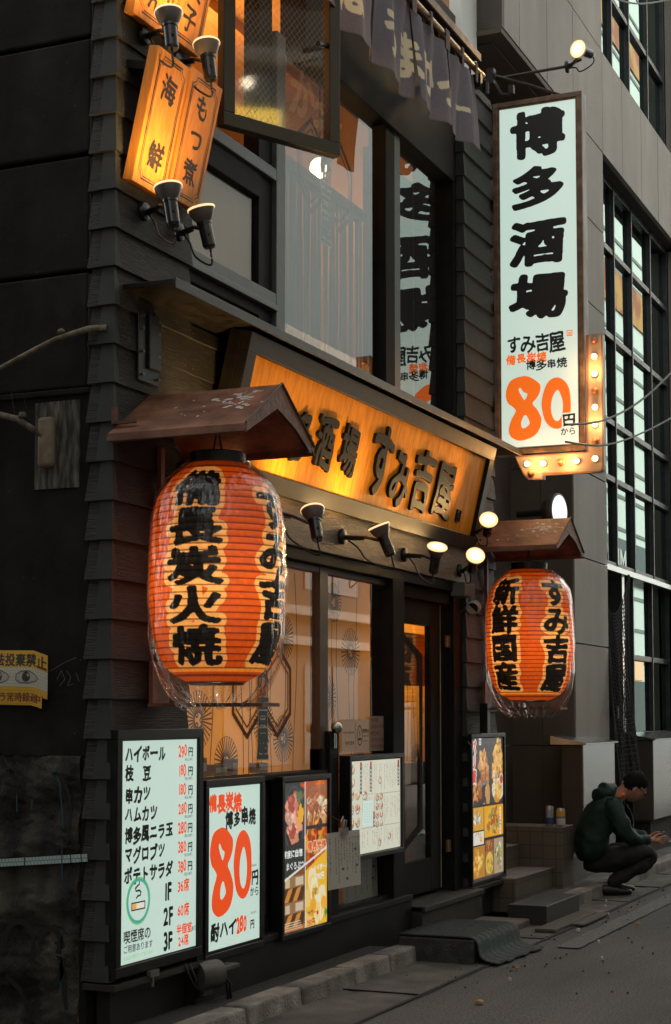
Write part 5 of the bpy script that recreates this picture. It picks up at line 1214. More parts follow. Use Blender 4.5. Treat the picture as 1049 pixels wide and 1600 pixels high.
# ================================================================ papers and small fittings on the shopfront
def thin_paper(d):                       # paper that lets the room's light through
    n = 'thin_paper_%d' % round(d * 100)
    if n in MATS: return MATS[n]
    m = mat(n, (.8 * d, .76 * d, .68 * d), .8); T = m.node_tree
    a = T.nodes.new('ShaderNodeBsdfTranslucent'); a.inputs[0].default_value = (.85 * d, .8 * d, .7 * d, 1); x = T.nodes.new('ShaderNodeMixShader'); x.inputs[0].default_value = .5
    T.links.new(T.nodes['Principled BSDF'].outputs[0], x.inputs[1]); T.links.new(a.outputs[0], x.inputs[2]); T.links.new(x.outputs[0], T.nodes['Material Output'].inputs[0]); return m
def notice(label, x0, z0, w_, h, y, lines, tilt=0., name='paper_notice', group=None, cat='paper notice', dark=1.):
    t = thing(name, label, cat, (x0, y, z0), group)
    F = wallframe(x0, y, z0) @ Matrix.Rotation(tilt, 4, 'Z')
    b = MB(); b.quad((0, 0, 0), (w_, 0, 0), (w_, h, 0), (0, h, 0), 0, F); b.build('sheet', thin_paper(dark), t)
    b = MB()
    for a in lines:
        if isinstance(a, str): continue
        s, x, y_, sz = a; text(b, s, F, x, y_, sz, .003, weight=.012)
    return t, F, b
t, F_, b = notice('white notice in two languages taped on the glass, left of the smoking notice', 9.14, 1.268, .21, .20, 3.95, ())
text(b, 'we have english menu', F_, .012, .115, .023, .003, sx=.8, weight=.01); text(b, '有中文菜单', F_, .045, .045, .028, .003, weight=.012); b.build('printed_text', INK, t)
t, F_, b = notice('white smoking notice with a cigarette symbol, between two other notices on the glass', 9.36, 1.268, .21, .20, 3.95, ())
b.stroke(blob(.055, .1, .038, .06, 0, 6.28, 24)[:-1], .007, F_, .003, closed=True); b.box((.03, .07, .002), (.08, .085, .003), 0, F_); b.stroke([(.05, .095), (.06, .105), (.048, .118), (.058, .13)], .006, F_, .003)
text(b, '喫煙席の', F_, .10, .12, .026, .003, weight=.015); text(b, 'ご用意あります', F_, .10, .09, .0145, .003, weight=.01); text(b, '当店は分煙です', F_, .10, .06, .013, .003); b.build('printed_text', INK, t)
t, F_, b = notice('faded grey notice with red writing, nearest the door post', 9.58, 1.268, .24, .22, 3.95, (), dark=.45)
for k in range(5): text(b, random.Random(k).choice(('限定 290円', '本日のおすすめ', '生ビール', '飲み放題')), F_, .02, .185 - k * .042, .03, .003, weight=.01)
b.build('printed_text', mat('dull_red_print', (.20, .03, .02), .7), t)
def textsheet(name, label, cat, F, w_, h, loc, seed, cream):
    t = thing(name, label, cat, loc)
    c = Canvas(60, 90, cream); r = random.Random(seed)
    for x in range(5, 56, 5):
        y = 8 + r.uniform(0, 4); ye = 84 * r.uniform(.5, 1)
        if r.random() < .85:
            while y < ye: c.rect(x, y, x + r.choice((1.2, 2, 2.4)), y + 1.8, np.array(cream) * .22, .85); y += r.choice((2.6, 3.2))
    for k in range(4): x, y = r.uniform(5, 52), r.uniform(12, 78); c.rect(x, y, x + 3.5, y + 4, np.array(cream) * .1)
    c.mesh('sheet', F, w_, h, PRTD, t, 0); return t
F_ = fr((8.40, 3.715, .52), (.97, -.10, .0), (0, .03, 1))
t = textsheet('clipped_menu', 'white handwritten menu sheet hanging from a clip in front of the lit boxes', 'menu sheet', F_, .385, .315, (8.40, 3.715, .52), 3, (.50, .47, .40))
m_ = MB(); m_.box((.16, .295, -.012), (.23, .335, .014), 0, F_); m_.tube([F_ @ Vector(p) for p in ((.17, .335, 0), (.155, .375, .01), (.175, .40, .01), (.19, .37, 0), (.195, .335, 0), (.21, .38, 0), (.235, .375, 0), (.222, .335, 0))], .005, 6)
m_.build('clip', mat('steel_clip', (.35, .33, .3), .3, .9), t)
m_ = MB(); m_.tube([F_ @ Vector((.2, .36, 0)), F_ @ Vector((.21, .42, -.12)), (8.66, 3.86, .96)], .003, 6); m_.build('string', RUBBER, t)
textsheet('loose_menu', 'dim menu sheet slipped behind the lower glass below the small lit menu box', 'menu sheet', fr((9.22, 3.972, .33), (1, 0, .02), (-.06, 0, 1)), .55, .34, (9.22, 3.97, .33), 8, (.30, .28, .23))
t = thing('door_bell', 'small chrome bell on a dark strip beside the taped notices', 'bell', (8.905, 3.91, 1.40))
m_ = MB(); m_.lathe([(.001, .045), (.02, .043), (.034, .03), (.038, .01), (.034, 0), (.012, -.01), (.001, -.012)], (8.905, 3.895, 1.42), 20, axis=(-.3, -1, .2)); m_.build('dome', mat('chrome', (.6, .57, .5), .15, 1.0), t, smooth='all')
m_ = MB(); m_.cyl((8.905, 3.895, 1.41), (8.905, 3.895, 1.30), .012, n=10); m_.build('stem', mat('chrome', (.6, .57, .5), .15, 1.0), t)
t = thing('security_camera', 'small grey security camera with a dark round lens on the pier above the food poster', 'security camera', (11.1, 3.80, 2.33))
m_ = MB(); m_.box((10.98, 3.79, 2.34), (11.2, 3.90, 2.44)); m_.cyl((11.06, 3.77, 2.345), (11.06, 3.77, 2.30), .02, n=12); m_.build('mount', mat('grey_plastic', (.11, .10, .09), .5), t, bevel=.006)
m_ = MB(); m_.cyl((11.16, 3.78, 2.275), (10.98, 3.735, 2.25), .048, .050, 24, cap1=False); m_.cyl((10.98, 3.735, 2.25), (10.965, 3.731, 2.248), .050, .040, 24, cap1=False); m_.build('housing', mat('camera_grey', (.26, .22, .18), .4), t, smooth=True)
m_ = MB(); m_.cyl((10.985, 3.7363, 2.2507), (10.98, 3.735, 2.25), .040, .040, 24); m_.build('lens', mat('lens_black', (.004, .004, .005), .08), t)
m_ = MB(); m_.tube([(11.15, 3.80, 2.30), (11.02, 3.82, 2.24), (10.95, 3.83, 2.22), (10.90, 3.84, 2.30)], .004, 6); m_.build('cable', RUBBER, t)
t = thing('shackle', 'small bent metal loop on the corner of the pier beside the door', 'hook', (11.3, 3.93, 1.28))
m_ = MB(); m_.tube([(11.315, 3.90, 1.29), (11.27, 3.87, 1.30), (11.26, 3.85, 1.275), (11.275, 3.86, 1.25), (11.315, 3.90, 1.25)], .006, 8); m_.build('loop', mat('chrome', (.6, .57, .5), .15, 1.0), t, smooth='all')
for nm, lb, z in (('wall_lamp', 'round white wall lamp with dark rim on the stone pier, above the farther lantern hood', 3.215), ('wall_lamp', 'round white wall lamp half hidden behind the farther lantern', 2.50)):
    t = thing(nm, lb, 'wall lamp', (13.36, 3.9, z), 'round lamps on the recessed stone wall'); a_ = Vector((-.22, -.97, 0)).normalized(); p0 = Vector((13.33, 3.76, z))
    m_ = MB(); m_.cyl(p0 - a_ * .12, p0 - a_ * .05, .10, .13, 28); m_.cyl(p0 - a_ * .4, p0 - a_ * .1, .03, n=10); m_.build('back_plate', BLACKM, t, smooth=True)
    m_ = MB(); m_.lathe([(.148, -.05), (.155, -.02), (.152, .0), (.135, .008)], p0, 36, axis=a_, cap=False); m_.build('rim', mat('rim_grey', (.12, .11, .10), .35, .5), t, smooth=True)
    m_ = MB(); m_.lathe([(.137, .004), (.10, .016), (.05, .022), (.001, .024)], p0, 36, axis=a_, cap=False); m_.build('diffuser', emit('white_diffuser', (.66, .86, .78), .75, (.7, .7, .7)), t, smooth='all')
t = thing('power_box', 'round grey cable box with loose wires below the two white price boards', 'cable box', (7.22, 3.85, .2))
m_ = MB(); m_.cyl((7.16, 3.88, .215), (7.30, 3.83, .215), .075, .07, 20); m_.box((7.18, 3.84, .12), (7.27, 3.90, .22)); m_.box((7.3, 3.79, .228), (7.47, 3.90, .245)); m_.build('housing', mat('dull_grey_box', (.055, .05, .045), .5, col2=(.09, .08, .07), nscale=9), t, smooth=True)
m_ = MB()
for pts in ([(7.28, 3.84, .24), (7.33, 3.8, .20), (7.36, 3.80, .1), (7.35, 3.82, -.02)], [(7.29, 3.84, .27), (7.36, 3.79, .16), (7.40, 3.8, .02), (7.37, 3.83, -.03)], [(7.05, 3.85, .29), (7.09, 3.84, .22), (7.12, 3.85, .12)], [(7.0, 3.85, .3), (7.06, 3.84, .2), (7.15, 3.84, .14)]): m_.tube(pts, .007, 6)
m_.build('loose_wire', RUBBER, t, smooth='all')
# alley bits on the left
t = thing('warning_sticker', 'yellow and white no dumping sticker with staring eyes on the sooty wall', 'sticker', (6.39, 4.25, 1.56))
F_ = endframe(6.391, 4.60, 1.545)
c = Canvas(150, 100, (.62, .59, .5)); YE = (.80, .45, .03)
c.rect(0, 0, 150, 32, YE); c.rect(0, 66, 150, 100, YE)
for cx in (38, 102): c.ell(cx, 49, 25, 12, (.03, .03, .03), 0, .04, 1); c.ell(cx, 49, 23, 10, (.5, .48, .42), 0, .04, 1); c.ell(cx, 48, 9, 9.5, (.03, .03, .03)); c.ell(cx + 4, 45, 2.4, 2.4, (.5, .48, .42))
c.text('不法投棄禁止', 4, 27, 24, (.03, .028, .025), weight=.035); c.text('カメラ常時録画中', 3, 92, 18, (.25, .03, .01), weight=.03)
hx = ((c.X % 7 < 1) & (c.Y % 12 < 6)) | (((c.X + 3.5) % 7 < 1) & (c.Y % 12 >= 6)) | (np.abs((c.Y % 6) - abs(((c.X % 7) - 3.5)) * .5) < .6); c.put(hx, (.2, .17, .1), .35)
U, V = np.meshgrid(np.linspace(0, .36, 150), np.linspace(.255, 0, 100)); D_ = .004 + .008 * np.sin(U * 9) * np.sin(V * 14)
U = U - .03 * (V < .05) * (U > .3); V = V - (U - .1) * .02 - np.where(U > .28, (U - .28) * .3, 0)
colgrid('sticker_sheet', np.stack([U, V, D_ + .004], -1), c.a, PRTD, t, F_)
t = thing('dead_branch', 'bent brown stem reaching out of the wall corner across the dark alley wall', 'branch', (6.36, 3.95, 3.28))
m_ = MB(); m_.tube([(6.34, 4.9, 2.93), (6.345, 4.513, 3.127), (6.35, 4.40, 3.172), (6.35, 4.298, 3.209), (6.35, 4.2, 3.242), (6.355, 4.123, 3.259), (6.36, 4.03, 3.277), (6.37, 3.935, 3.277)], [.011, .011, .011, .0115, .012, .013, .0145, .0145], 10); m_.lathe([(.001, 0), (.016, .008), (.018, .02), (.001, .03)], (6.35, 4.165, 3.262), 10); m_.build('stem', mat('brown_bark', (.12, .095, .06), .8, col2=(.26, .22, .15), nscale=24, bump=.6), t, smooth='all')
t = thing('capped_pipe', 'old rusty pipe ending in a taped grey sleeve on the alley wall', 'pipe', (6.36, 4.26, 2.76))
m_ = MB(); m_.tube([(6.33, 4.9, 3.05), (6.34, 4.509, 2.912), (6.345, 4.401, 2.883), (6.35, 4.257, 2.79)], [.014, .014, .015, .017], 10); m_.lathe([(.001, 0), (.02, .01), (.016, .03)], (6.343, 4.37, 2.88), 10); m_.build('pipe', mat('rusty_pipe', (.05, .028, .02), .8, col2=(.2, .17, .13), nscale=20, bump=.5), t, smooth='all')
m_ = MB(); m_.box((6.335, 4.205, 2.645), (6.385, 4.285, 2.88)); m_.build('sleeve', mat('taped_sleeve', (.24, .19, .12), .85, col2=(.15, .115, .075), nscale=16, bump=.8), t, bevel=.016)
m_ = MB(); m_.tube([(6.34, 4.41, 2.9), (6.335, 4.43, 3.01)], .0015, 5); m_.tube([(6.34, 4.33, 2.87), (6.335, 4.36, 2.98)], .0015, 5); m_.build('wire_end', RUBBER, t)
t = thing('reflector_strip', 'narrow pale honeycomb reflector strip fixed level across the alley wall', 'reflector strip', (6.37, 4.0, .85))
F_ = fr((6.378, 4.75, .772), (0, -1, .085), (0, .085, 1)); c = Canvas(240, 9, (.42, .55, .54)); c.put(((c.X + (c.Y > 4.5) * 3) % 6 < 1) | (np.abs(c.Y - 4.5) < .5), (.1, .16, .16), .8)
for x in (40, 130, 210, 228): c.rect(x, 0, x + 2.5, 9, (.02, .02, .02))
c.mesh('strip', F_, .745, .035, PRTD, t, .005)
m_ = MB(); m_.box((0, 0, -.004), (.745, .035, .003), 0, F_); m_.build('backing', BLACKM, t)
t = thing('red_post', 'rust red post end at the lower left edge of the picture', 'post', (6.28, 4.5, 0)); m_ = MB(); m_.cyl((6.2, 4.455, -.05), (6.2, 4.44, .42), .035, .035, 18); m_.cyl((6.2, 4.44, .42), (6.2, 4.44, .44), .038, .03, 18); m_.build('shaft', mat('faded_red', (.16, .05, .03), .6), t, smooth=True)

# ================================================================ steps and mats in front of the doors
t = thing('door_step', 'concrete step box wearing a dark green rubber mat at the restaurant door', 'step', (9.8, 3.4, 0))
m_ = MB(); m_.box((9.385, 3.20, -.01), (10.22, 3.68, .148)); m_.build('step_box', mat('green_black_concrete', (.022, .027, .026), .8, col2=(.06, .062, .055), nscale=14, bump=.7, bscale=60, contrast=(.4, .75)), t, bevel=.008)
prof = [(3.80, .152), (3.6, .153), (3.4, .154), (3.26, .155)] + [(3.235 + .055 * math.cos(a), .103 + .055 * math.sin(a)) for a in [R(90 + k * 18) for k in range(6)]]
prof = [(3.68, .154), (3.6, .155), (3.4, .156), (3.24, .156)] + [(3.235 - .055 * math.sin(R(k * 15)), .101 + .055 * math.cos(R(k * 15))) for k in range(1, 7)] + [(3.172, .06), (3.155, .036), (3.12, .022), (3.085, .016), (3.04, .0125)]
NXm = 70; vs = []; r_ = random.Random(1)
for k in range(NXm):
    x = 9.40 + k * .81 / (NXm - 1)
    for y, z in prof:
        f_ = max(0, (3.2 - y)) / .2
        vs.append((x + .02 * f_ * (k / NXm - .5) + .002 * r_.random(), y - .05 * f_ * (k / NXm) + .012 * f_ * math.sin(k * .3), z + .003 * math.sin(k * .8) + .0035 * (k % 2) * (1 if z > .03 else .5)))
n = len(prof); m_ = MB(); m_.add(vs, [(k * n + j, k * n + j + 1, (k + 1) * n + j + 1, (k + 1) * n + j) for k in range(NXm - 1) for j in range(n - 1)])
o = m_.build('rubber_mat', mat('green_rubber_mat', (.016, .024, .022), .75, col2=(.05, .06, .055), nscale=60, bump=1.0, bscale=130, contrast=(.35, .75)), t, smooth='all'); s_ = o.modifiers.new('solid', 'SOLIDIFY'); s_.thickness = .009; s_.offset = 1
t = thing('plastic_step', 'low black step block in front of the tiled entrance stairs', 'step', (11.8, 3.45, 0))
m_ = MB(); m_.box((11.32, 3.31, -.01), (12.2, 3.6, .142)); m_.build('block', mat('charcoal_block', (.018, .018, .017), .55, col2=(.038, .036, .034), nscale=7), t, bevel=.006)
t = thing('loose_board', 'two thin weathered boards lying on the gutter beside the black step', 'board', (11.5, 3.2, 0))
m_ = MB(); m_.box((10.95, 3.14, .008), (12.05, 3.29, .03)); m_.box((11.35, 3.05, .010), (12.1, 3.15, .024)); m_.build('plank', mat('weathered_board', (.045, .038, .03), .8, col2=(.10, .085, .068), nscale=5, nstretch=(1, 12, 12)), t, bevel=.003)
t = thing('paving_stone', 'worn brown stone slab between the green mat and the black step', 'slab', (10.9, 3.6, 0))
m_ = MB(); m_.box((10.55, 3.42, -.01), (11.28, 3.78, .055)); m_.build('slab', mat('brown_slab', (.07, .05, .038), .8, col2=(.13, .10, .075), nscale=7, bump=.6), t, bevel=.012)

# ================================================================ drink cans on the tiled wall
def can(label, x, y, z, h, r, bands):
    t = thing('drink_can', label, 'can', (x, y, z), 'empty cans left on the tiled wall')
    b = MB(); b.lathe([(r * .8, 0), (r * .97, .008), (r, .016), (r, h - .02), (r * .82, h - .003), (r * .80, h), (r * .74, h - .005), (.001, h - .006)], (x, y, z), 26); b.build('body', mat('can_aluminium', (.45, .45, .43), .3, .8), t, smooth=True)
    for k, (a, c, m) in enumerate(bands):
        b = MB(); b.lathe([(r + .0006, a * h), (r + .0006, c * h)], (x, y, z), 26, cap=False); b.build('printed_band', m, t, smooth='all')
WH_ = mat('can_white', (.5, .5, .46), .4); YL_ = mat('can_yellow', (.62, .33, .03), .4); BL_ = mat('can_blue', (.03, .06, .2), .4)
can('slim silver and blue can, left on the tiled wall', 13.10, 3.80, .583, .165, .031, [(.1, .42, BL_), (.42, .8, mat('can_silver', (.4, .42, .44), .35, .5))])
can('short yellow and white can standing right of the slim one', 13.12, 3.71, .583, .145, .036, [(.08, .45, WH_), (.45, .56, mat('can_grey', (.2, .2, .2), .4)), (.56, .86, YL_)])

# ================================================================ hanging net in the dark doorway
t = thing('safety_net', 'dark mesh net gathered and hanging in the dark doorway of the stone building', 'net', (16.0, 3.95, 1.0))
m_ = MB(); nu, nv = 17, 46
def netp(i, j):
    u, v = i / (nu - 1), j / (nv - 1)
    top = Vector((15.80 + 1.10 * u, 4.02, 2.66 + .30 * u)); bot = Vector((15.42 + .62 * u, 3.74 + .05 * math.sin(u * 9), .72))
    p = top.lerp(bot, v); p.x += .30 * math.sin(math.pi * v) * (.25 - .55 * u); p.y += .06 * math.sin(u * 14 + v * 3) * v; p.z -= .28 * math.sin(math.pi * u) * (1 - v) ** 1.5
    return p
for i in range(nu): m_.tube([netp(i, j) for j in range(nv)], .0045, 4)
for j in range(nv): m_.tube([netp(i, j) for i in range(nu)], .004, 4)
m_.build('mesh', mat('net_cord', (.035, .033, .03), .8), t)
m_ = MB(); m_.tube([netp(nu - 1, j) for j in range(nv)], .014, 6); m_.tube([netp(0, j) for j in range(nv)], .012, 6); m_.build('edge_rope', mat('rope_black', (.018, .017, .016), .8), t)
m_ = MB(); m_.box((15.84, 3.90, 1.46), (15.93, 3.97, 1.58)); m_.tube([(15.86, 3.9, 1.58), (15.86, 3.88, 1.66), (15.91, 3.88, 1.66), (15.91, 3.9, 1.58)], .007, 6); m_.build('padlock', BLACKM, t)

# ================================================================ overhead cables
def cable(label, pts, r=.009):
    P = [Vector(p) for p in pts]; sm = []
    for i in range(len(P) - 1):
        a, c, d, e = P[max(i - 1, 0)], P[i], P[i + 1], P[min(i + 2, len(P) - 1)]
        for j in range(12):
            u = j / 12; sm.append(.5 * (2 * c + (d - a) * u + (2 * a - 5 * c + 4 * d - e) * u * u + (3 * c - a - 3 * d + e) * u ** 3))
    b = MB(); b.tube(sm + [P[-1]], r, 6); o = b.build('overhead_cable', RUBBER, smooth='all'); tag(o, label, 'cable', 'cables strung over the street')
cable('thin cable sagging across the top right corner in front of the stone cladding', [(7.2, 2.48, 5.25), (9.3, 2.5, 5.91), (11.0, 2.5, 6.45), (13.4, 2.5, 7.55)], .006)
cable('upper of the two cables crossing the tall grid window beyond the white sign', [(11.0, 3.05, 3.52), (11.9, 3.0, 3.70), (13.1, 2.97, 4.08), (14.6, 2.93, 4.72), (16.5, 2.9, 5.6)], .009)
cable('lower of the two cables crossing the tall grid window beyond the white sign', [(11.0, 3.05, 3.40), (11.9, 3.0, 3.51), (13.1, 2.97, 3.80), (14.6, 2.93, 4.25), (16.5, 2.9, 4.9)], .008)

# ================================================================ person squatting by the kerb
px, py = 13.50, 3.40
PF = Vector((.45, -.893, 0)).normalized(); PS_ = Vector((PF.y, -PF.x, 0)); PS_ = Vector((.893, .45, 0))    # facing, far side
def pp(f, s, z): return tuple(Vector((px, py, 0)) + PF * f + PS_ * s + Vector((0, 0, z)))
per = thing('person', 'person squatting in dark green hooded jacket, black trousers and glasses, holding a phone', 'person', (px, py, 0))
def skin(name, verts, edges, m, sub=2, root=0, parent=per):
    me = bpy.data.meshes.new(name); off = Vector((px, py, 0))
    me.from_pydata([tuple(Vector(pp(*v[:3])) - off) for v in verts], edges, []); me.update()
    o = bpy.data.objects.new(name, me); COL.objects.link(o); o.parent = parent
    md = o.modifiers.new('skin', 'SKIN'); md.use_smooth_shade = True
    for k, v in enumerate(verts):
        r = v[3] if hasattr(v[3], '__len__') else (v[3], v[3]); me.skin_vertices[0].data[k].radius = r
        me.skin_vertices[0].data[k].use_root = (k == root)
    s = o.modifiers.new('sub', 'SUBSURF'); s.levels = s.render_levels = sub
    if name in ('jacket', 'trousers'):            # folds of the cloth
        tx = bpy.data.textures.new('folds', 'CLOUDS'); tx.noise_scale = .085; tx.noise_depth = 2
        dm = o.modifiers.new('folds', 'DISPLACE'); dm.texture = tx; dm.strength = .038; dm.mid_level = .5; dm.texture_coords = 'LOCAL'
    me.materials.append(m); return o
JK = mat('green_jacket', (.006, .021, .016), .65, spec=.3, col2=(.011, .034, .026), nscale=7, bump=.8, bscale=9)
JK2 = mat('green_jacket_lining', (.03, .085, .065), .6)
TR = mat('black_trousers', (.008, .008, .009), .8, bump=.6, bscale=9); SHOE = mat('black_leather', (.009, .009, .009), .35)
SKN = mat('skin_tone', (.33, .16, .095), .5, col2=(.38, .19, .12), nscale=8); HAIRM = mat('black_hair', (.004, .0037, .0034), .75, spec=.15, bump=.8, bscale=60, bstretch=(1, 1, .3))
# body: neck and head as one surface
def ellip(mb, c, r, tilt=0., n=20, mfun=None):
    vs = []; fs = []
    for i in range(n + 1):
        a = math.pi * i / n
        for k in range(2 * n):
            b = math.pi * k / n; x, y, z = math.sin(a) * math.cos(b), math.sin(a) * math.sin(b), math.cos(a)
            if mfun: x, y, z = mfun(x, y, z)
            f, z2 = x * r[0] * math.cos(tilt) + z * r[2] * math.sin(tilt), -x * r[0] * math.sin(tilt) + z * r[2] * math.cos(tilt)
            vs.append(pp(c[0] + f, c[1] + y * r[1], c[2] + z2))
    for i in range(n):
        for k in range(2 * n):
            fs.append((i * 2 * n + k, i * 2 * n + (k + 1) % (2 * n), (i + 1) * 2 * n + (k + 1) % (2 * n), (i + 1) * 2 * n + k))
    mb.add(vs, fs)
def face(x, y, z):
    g = lambda q, s: math.exp(-(q / s) ** 2)
    if x > 0:
        jaw = max(0, -z - .25); y *= 1 - .42 * jaw; x *= 1 - .10 * jaw
        x += .20 * g(z + .12, .17) * g(y, .16)          # nose
        x += .07 * g(z + .50, .08) * g(y, .30)          # lips
        x += .09 * g(z + .86, .16) * g(y, .35)          # chin
        x -= .09 * (g(y - .38, .18) + g(y + .38, .18)) * g(z - .10, .12)   # eye sockets
        x += .05 * g(z - .27, .10) * g(y, .6)           # brow
    else:
        y *= 1 - .3 * max(0, -z - .35); x *= 1 - .35 * max(0, -z - .3)
    return x, y, z
HC = (.212, -.005, .885); TILT = R(40)
m_ = MB(); ellip(m_, HC, (.098, .076, .122), TILT, 22, face)
def hp(f, s, z):     # point in head space -> body space
    return (HC[0] + f * math.cos(TILT) + z * math.sin(TILT), HC[1] + s, HC[2] - f * math.sin(TILT) + z * math.cos(TILT))
head = m_.build('head', SKN, per, smooth='all')
m_ = MB()
for s in (-1, 1): ellip(m_, hp(-.004, s * .078, -.012), (.019, .010, .031), TILT, 8)
m_.build('ear', SKN, head, smooth='all')
m_ = MB(); m_.tube([pp(.03, 0, .76), pp(.075, 0, .82), pp(.145, 0, .87), pp(.17, 0, .92)], [.066, .060, .056, .06], 14); m_.build('neck', SKN, head, smooth='all')
def hairf(x, y, z):
    n_ = 1 + .035 * math.sin(9 * x + 7 * y) * math.sin(11 * z + 3 * y) + .03 * math.sin(23 * x + 17 * z)
    return x * n_, y * n_, z * n_
m_ = MB(); vs0 = len(m_.v); ellip(m_, hp(-.017, 0, .030), (.101, .086, .110), TILT, 22, hairf)
# keep only the scalp part: cut the face and the neck side away
keep = []
inv = lambda p: (Vector(p) - Vector(pp(*HC)))
def inhead(p):
    d = inv(p); f, s, z = d.dot(PF), d.dot(PS_), d.z
    return f * math.cos(TILT) - z * math.sin(TILT), s, f * math.sin(TILT) + z * math.cos(TILT)
fs = []
for f in m_.f:
    c_ = sum((Vector(m_.v[i]) for i in f), Vector()) / len(f); a, s, z = inhead(c_)
    if (z > .052 and a < .10) or (a < -.004 and z > -.055 - .0 * a) or (a < .03 and z > .015): fs.append(f)
m_.f = fs; m_.m = [0] * len(fs); o = m_.build('hair', HAIRM, head, smooth='all'); s_ = o.modifiers.new('solid', 'SOLIDIFY'); s_.thickness = .012; s_.offset = .6
m_ = MB()
for s in (-1, 1):
    m_.tube([pp(*hp(.095 + .004 * math.cos(q), s * .034 + .028 * math.cos(q), .012 + .019 * math.sin(q))) for q in [2 * math.pi * k / 14 for k in range(15)]], .0025, 6)
    m_.tube([pp(*hp(.093, s * .062, .018)), pp(*hp(.04, s * .079, .018)), pp(*hp(-.01, s * .082, .012))], .0028, 6)
m_.tube([pp(*hp(.10, -.008, .016)), pp(*hp(.10, .008, .016))], .0025, 6); m_.build('glasses', mat('glasses_black', (.01, .01, .01), .25), head)
m_ = MB()
for s in (-1, 1): ellip(m_, hp(.081, s * .031, .012), (.010, .012, .008), TILT, 8)
m_.build('eye', mat('eye_dark', (.03, .02, .018), .2), head, smooth='all')
# hands: palm, four bent fingers and a thumb, grown as one skin
def hand(s, wrist, name='hand'):
    f0, s0, z0 = wrist; d = -1 if s < 0 else 1
    V = [(f0 - .03, s0, z0, (.027, .022)), (f0 + .01, s0, z0 - .004, (.029, .019)), (f0 + .055, s0 - d * .004, z0 - .008, (.034, .017))]; E = [(0, 1), (1, 2)]
    for k in range(4):
        w = (k - 1.5) * .019; L = (.9, 1.06, 1.0, .8)[k]
        b0 = len(V)
        V += [(f0 + .082, s0 - d * .010, z0 - .004 - w, .0105), (f0 + .082 + .030 * L, s0 - d * .022, z0 + .000 - w, .0092), (f0 + .088 + .045 * L, s0 - d * .044, z0 + .004 - w * .9, .0082), (f0 + .084 + .046 * L, s0 - d * .060, z0 + .006 - w * .85, .0068)]
        E += [(2, b0), (b0, b0 + 1), (b0 + 1, b0 + 2), (b0 + 2, b0 + 3)]
    b0 = len(V)
    V += [(f0 + .030, s0 - d * .012, z0 + .028, .0125), (f0 + .060, s0 - d * .024, z0 + .046, .0105), (f0 + .092, s0 - d * .034, z0 + .050, .0085)]
    E += [(1, b0), (b0, b0 + 1), (b0 + 1, b0 + 2)]
    return skin(name, V, E, SKN, 2, 1)
hand(-1, (.335, -.075, .455)); hand(1, (.345, .065, .465))
# jacket: trunk and sleeves
V = [(-.135, 0, .265, (.185, .15)), (-.165, 0, .42, (.195, .150)), (-.135, 0, .56, (.195, .150)), (-.075, 0, .68, (.190, .135)), (-.01, 0, .765, (.135, .105)), (.035, 0, .805, (.078, .078)),
     (-.01, -.165, .735, .085), (.055, -.215, .60, .078), (.105, -.205, .49, .070), (.215, -.15, .462, .058), (.315, -.085, .458, .046),
     (.02, .165, .735, .085), (.10, .215, .60, .076), (.15, .205, .50, .068), (.24, .145, .475, .056), (.325, .075, .468, .045)]
E = [(0, 1), (1, 2), (2, 3), (3, 4), (4, 5), (3, 6), (6, 7), (7, 8), (8, 9), (9, 10), (3, 11), (11, 12), (12, 13), (13, 14), (14, 15)]
jk = skin('jacket', V, E, JK, 3, 0)
m_ = MB(); ellip(m_, (-.035, 0, .845), (.105, .125, .075), R(-28), 16, lambda x, y, z: (x * (1 + .12 * math.sin(4 * y + 1)), y, z * (1 + .18 * math.sin(7 * x + 2 * y)))); m_.build('hood', JK, jk, smooth='all')
m_ = MB(); m_.tube([pp(.085 + .028 * math.sin(q), .088 * math.cos(q), .80 + .022 * math.sin(q) + .02) for q in [math.pi * k / 10 - math.pi for k in range(21)]], .017, 8)
m_.build('collar', mat('orange_lining', (.68, .16, .02), .7), jk, smooth='all')
m_ = MB(); m_.tube([pp(.12, -.095, .755), pp(.165, -.085, .69), pp(.185, -.08, .61), pp(.18, -.085, .56)], .006, 6); m_.build('zip_edge', JK2, jk)
# trousers and shoes
V = [(-.09, 0, .265, .105), (.05, -.13, .315, .105), (.27, -.15, .375, .082), (.335, -.15, .335, .072), (.20, -.135, .235, .070), (.03, -.12, .145, .058), (-.045, -.115, .085, .048),
     (.07, .13, .32, .105), (.30, .15, .385, .082), (.37, .15, .345, .072), (.25, .145, .24, .070), (.10, .14, .15, .058), (.035, .135, .085, .048), (-.165, 0, .255, .085), (-.225, 0, .27, .04)]
E = [(0, 1), (1, 2), (2, 3), (3, 4), (4, 5), (5, 6), (0, 7), (7, 8), (8, 9), (9, 10), (10, 11), (11, 12), (0, 13), (13, 14)]
skin('trousers', V, E, TR, 3, 0)
for f0, s0 in ((-.055, -.115), (.03, .135)):
    skin('shoe', [(f0 - .055, s0, .052, (.040, .046)), (f0 + .02, s0, .056, (.044, .048)), (f0 + .10, s0, .044, (.048, .036)), (f0 + .18, s0, .036, (.044, .028)), (f0 + .215, s0, .034, (.030, .022))], [(0, 1), (1, 2), (2, 3), (3, 4)], SHOE, 2, 1)
t = thing('phone', 'dark phone held in both hands of the squatting person', 'phone', pp(.46, 0, .48))
m_ = MB(); F_ = fr(pp(.425, -.035, .445), PS_, (PF * .45 + Vector((0, 0, .89)))); m_.box((0, 0, -.005), (.072, .085, .004), 0, F_); m_.build('case', mat('phone_black', (.012, .012, .013), .2), t, bevel=.004)
t = thing('foil_wrapper', 'crumpled silver wrapper in front of the phone', 'wrapper', pp(.50, -.03, .45))
m_ = MB(); r_ = random.Random(5)
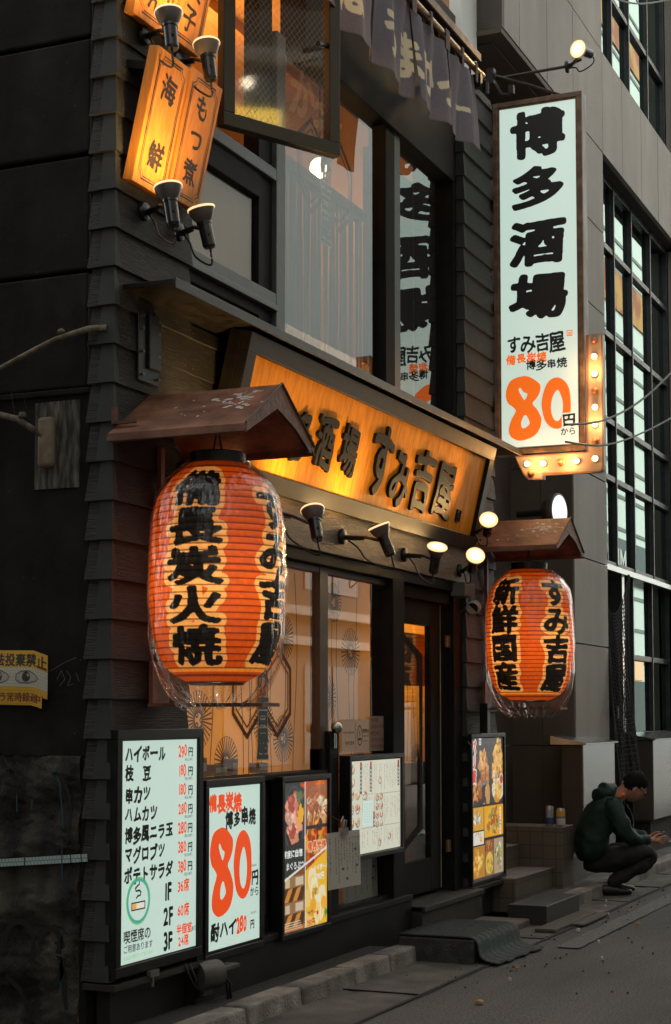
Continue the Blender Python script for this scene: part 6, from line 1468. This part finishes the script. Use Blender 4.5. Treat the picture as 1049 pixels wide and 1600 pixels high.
for q in range(7):
    b0 = Vector(pp(.475 + .018 * q * .8 + r_.uniform(-.01, .02), -.04 + r_.uniform(-.02, .03), .44 + r_.uniform(-.015, .045)))
    P = [tuple(b0 + Vector([r_.uniform(-.030, .030) for _ in range(3)])) for _ in range(5)]; m_.add(P, [(0, 1, 2), (0, 2, 3), (1, 2, 4), (2, 3, 4)])
m_.build('foil', mat('silver_foil', (.62, .64, .63), .35, .5), t)

# ================================================================ litter
r_ = random.Random(21); LIT = [mat('litter_white', (.5, .48, .44), .8), mat('litter_tan', (.36, .2, .09), .8)]
spots = [(12.05, 3.05, 'scrap of white paper by the black step'), (12.55, 3.2, 'white crumpled tissue at the person\'s heel'), (11.1, 3.02, 'white scrap by the loose boards'), (10.6, 2.75, 'pale fleck on asphalt beyond the mat'), (9.3, 2.9, 'orange leaf scrap on asphalt before the mat'), (8.9, 2.82, 'white scrap nearest the picture\'s bottom edge'), (12.9, 3.28, 'cigarette butt just behind the person'), (11.6, 2.72, 'tan scrap on the worn white line'), (9.9, 2.55, 'small white chip on open asphalt'), (12.3, 2.95, 'tan leaf near the far kerb end'), (8.15, 2.75, 'broad tan patch of flattened card at the bottom')]
for k, (x, y, lb) in enumerate(spots):
    s = r_.uniform(.009, .018) * (2.2 if k == 10 else 1); P = [(x + s * r_.uniform(.6, 1.3) * math.cos(a), y + s * r_.uniform(.5, 1.1) * math.sin(a), .016 + r_.uniform(0, .01)) for a in [q * 1.05 for q in range(6)]]
    b = MB(); b.add([(x, y, .03)] + P + [(q[0], q[1], .006) for q in P], [(0, 1 + q, 1 + (q + 1) % 6) for q in range(6)] + [(1 + q, 7 + q, 7 + (q + 1) % 6, 1 + (q + 1) % 6) for q in range(6)])
    tag(b.build('litter_scrap', LIT[1 if ('tan' in lb or 'orange' in lb) else 0]), lb, 'litter', 'scraps of litter on the ground')
gr = MB()
for k in range(130):
    x, y = r_.uniform(8.5, 14), r_.choice((r_.gauss(3.08, .12), r_.uniform(1.8, 3.5))); s = r_.uniform(.003, .008)
    gr.box((x - s, y - s * .7, .002), (x + s, y + s * .7, .008 + s))
tag(gr.build('gravel', mat('pale_grit', (.10, .095, .085), .9)), 'scattered pale grit along the gutter edge of the road', 'grit', kind='stuff')
gc = bpy.data.objects.get('glyph')
bpy.data.objects.remove(gc)
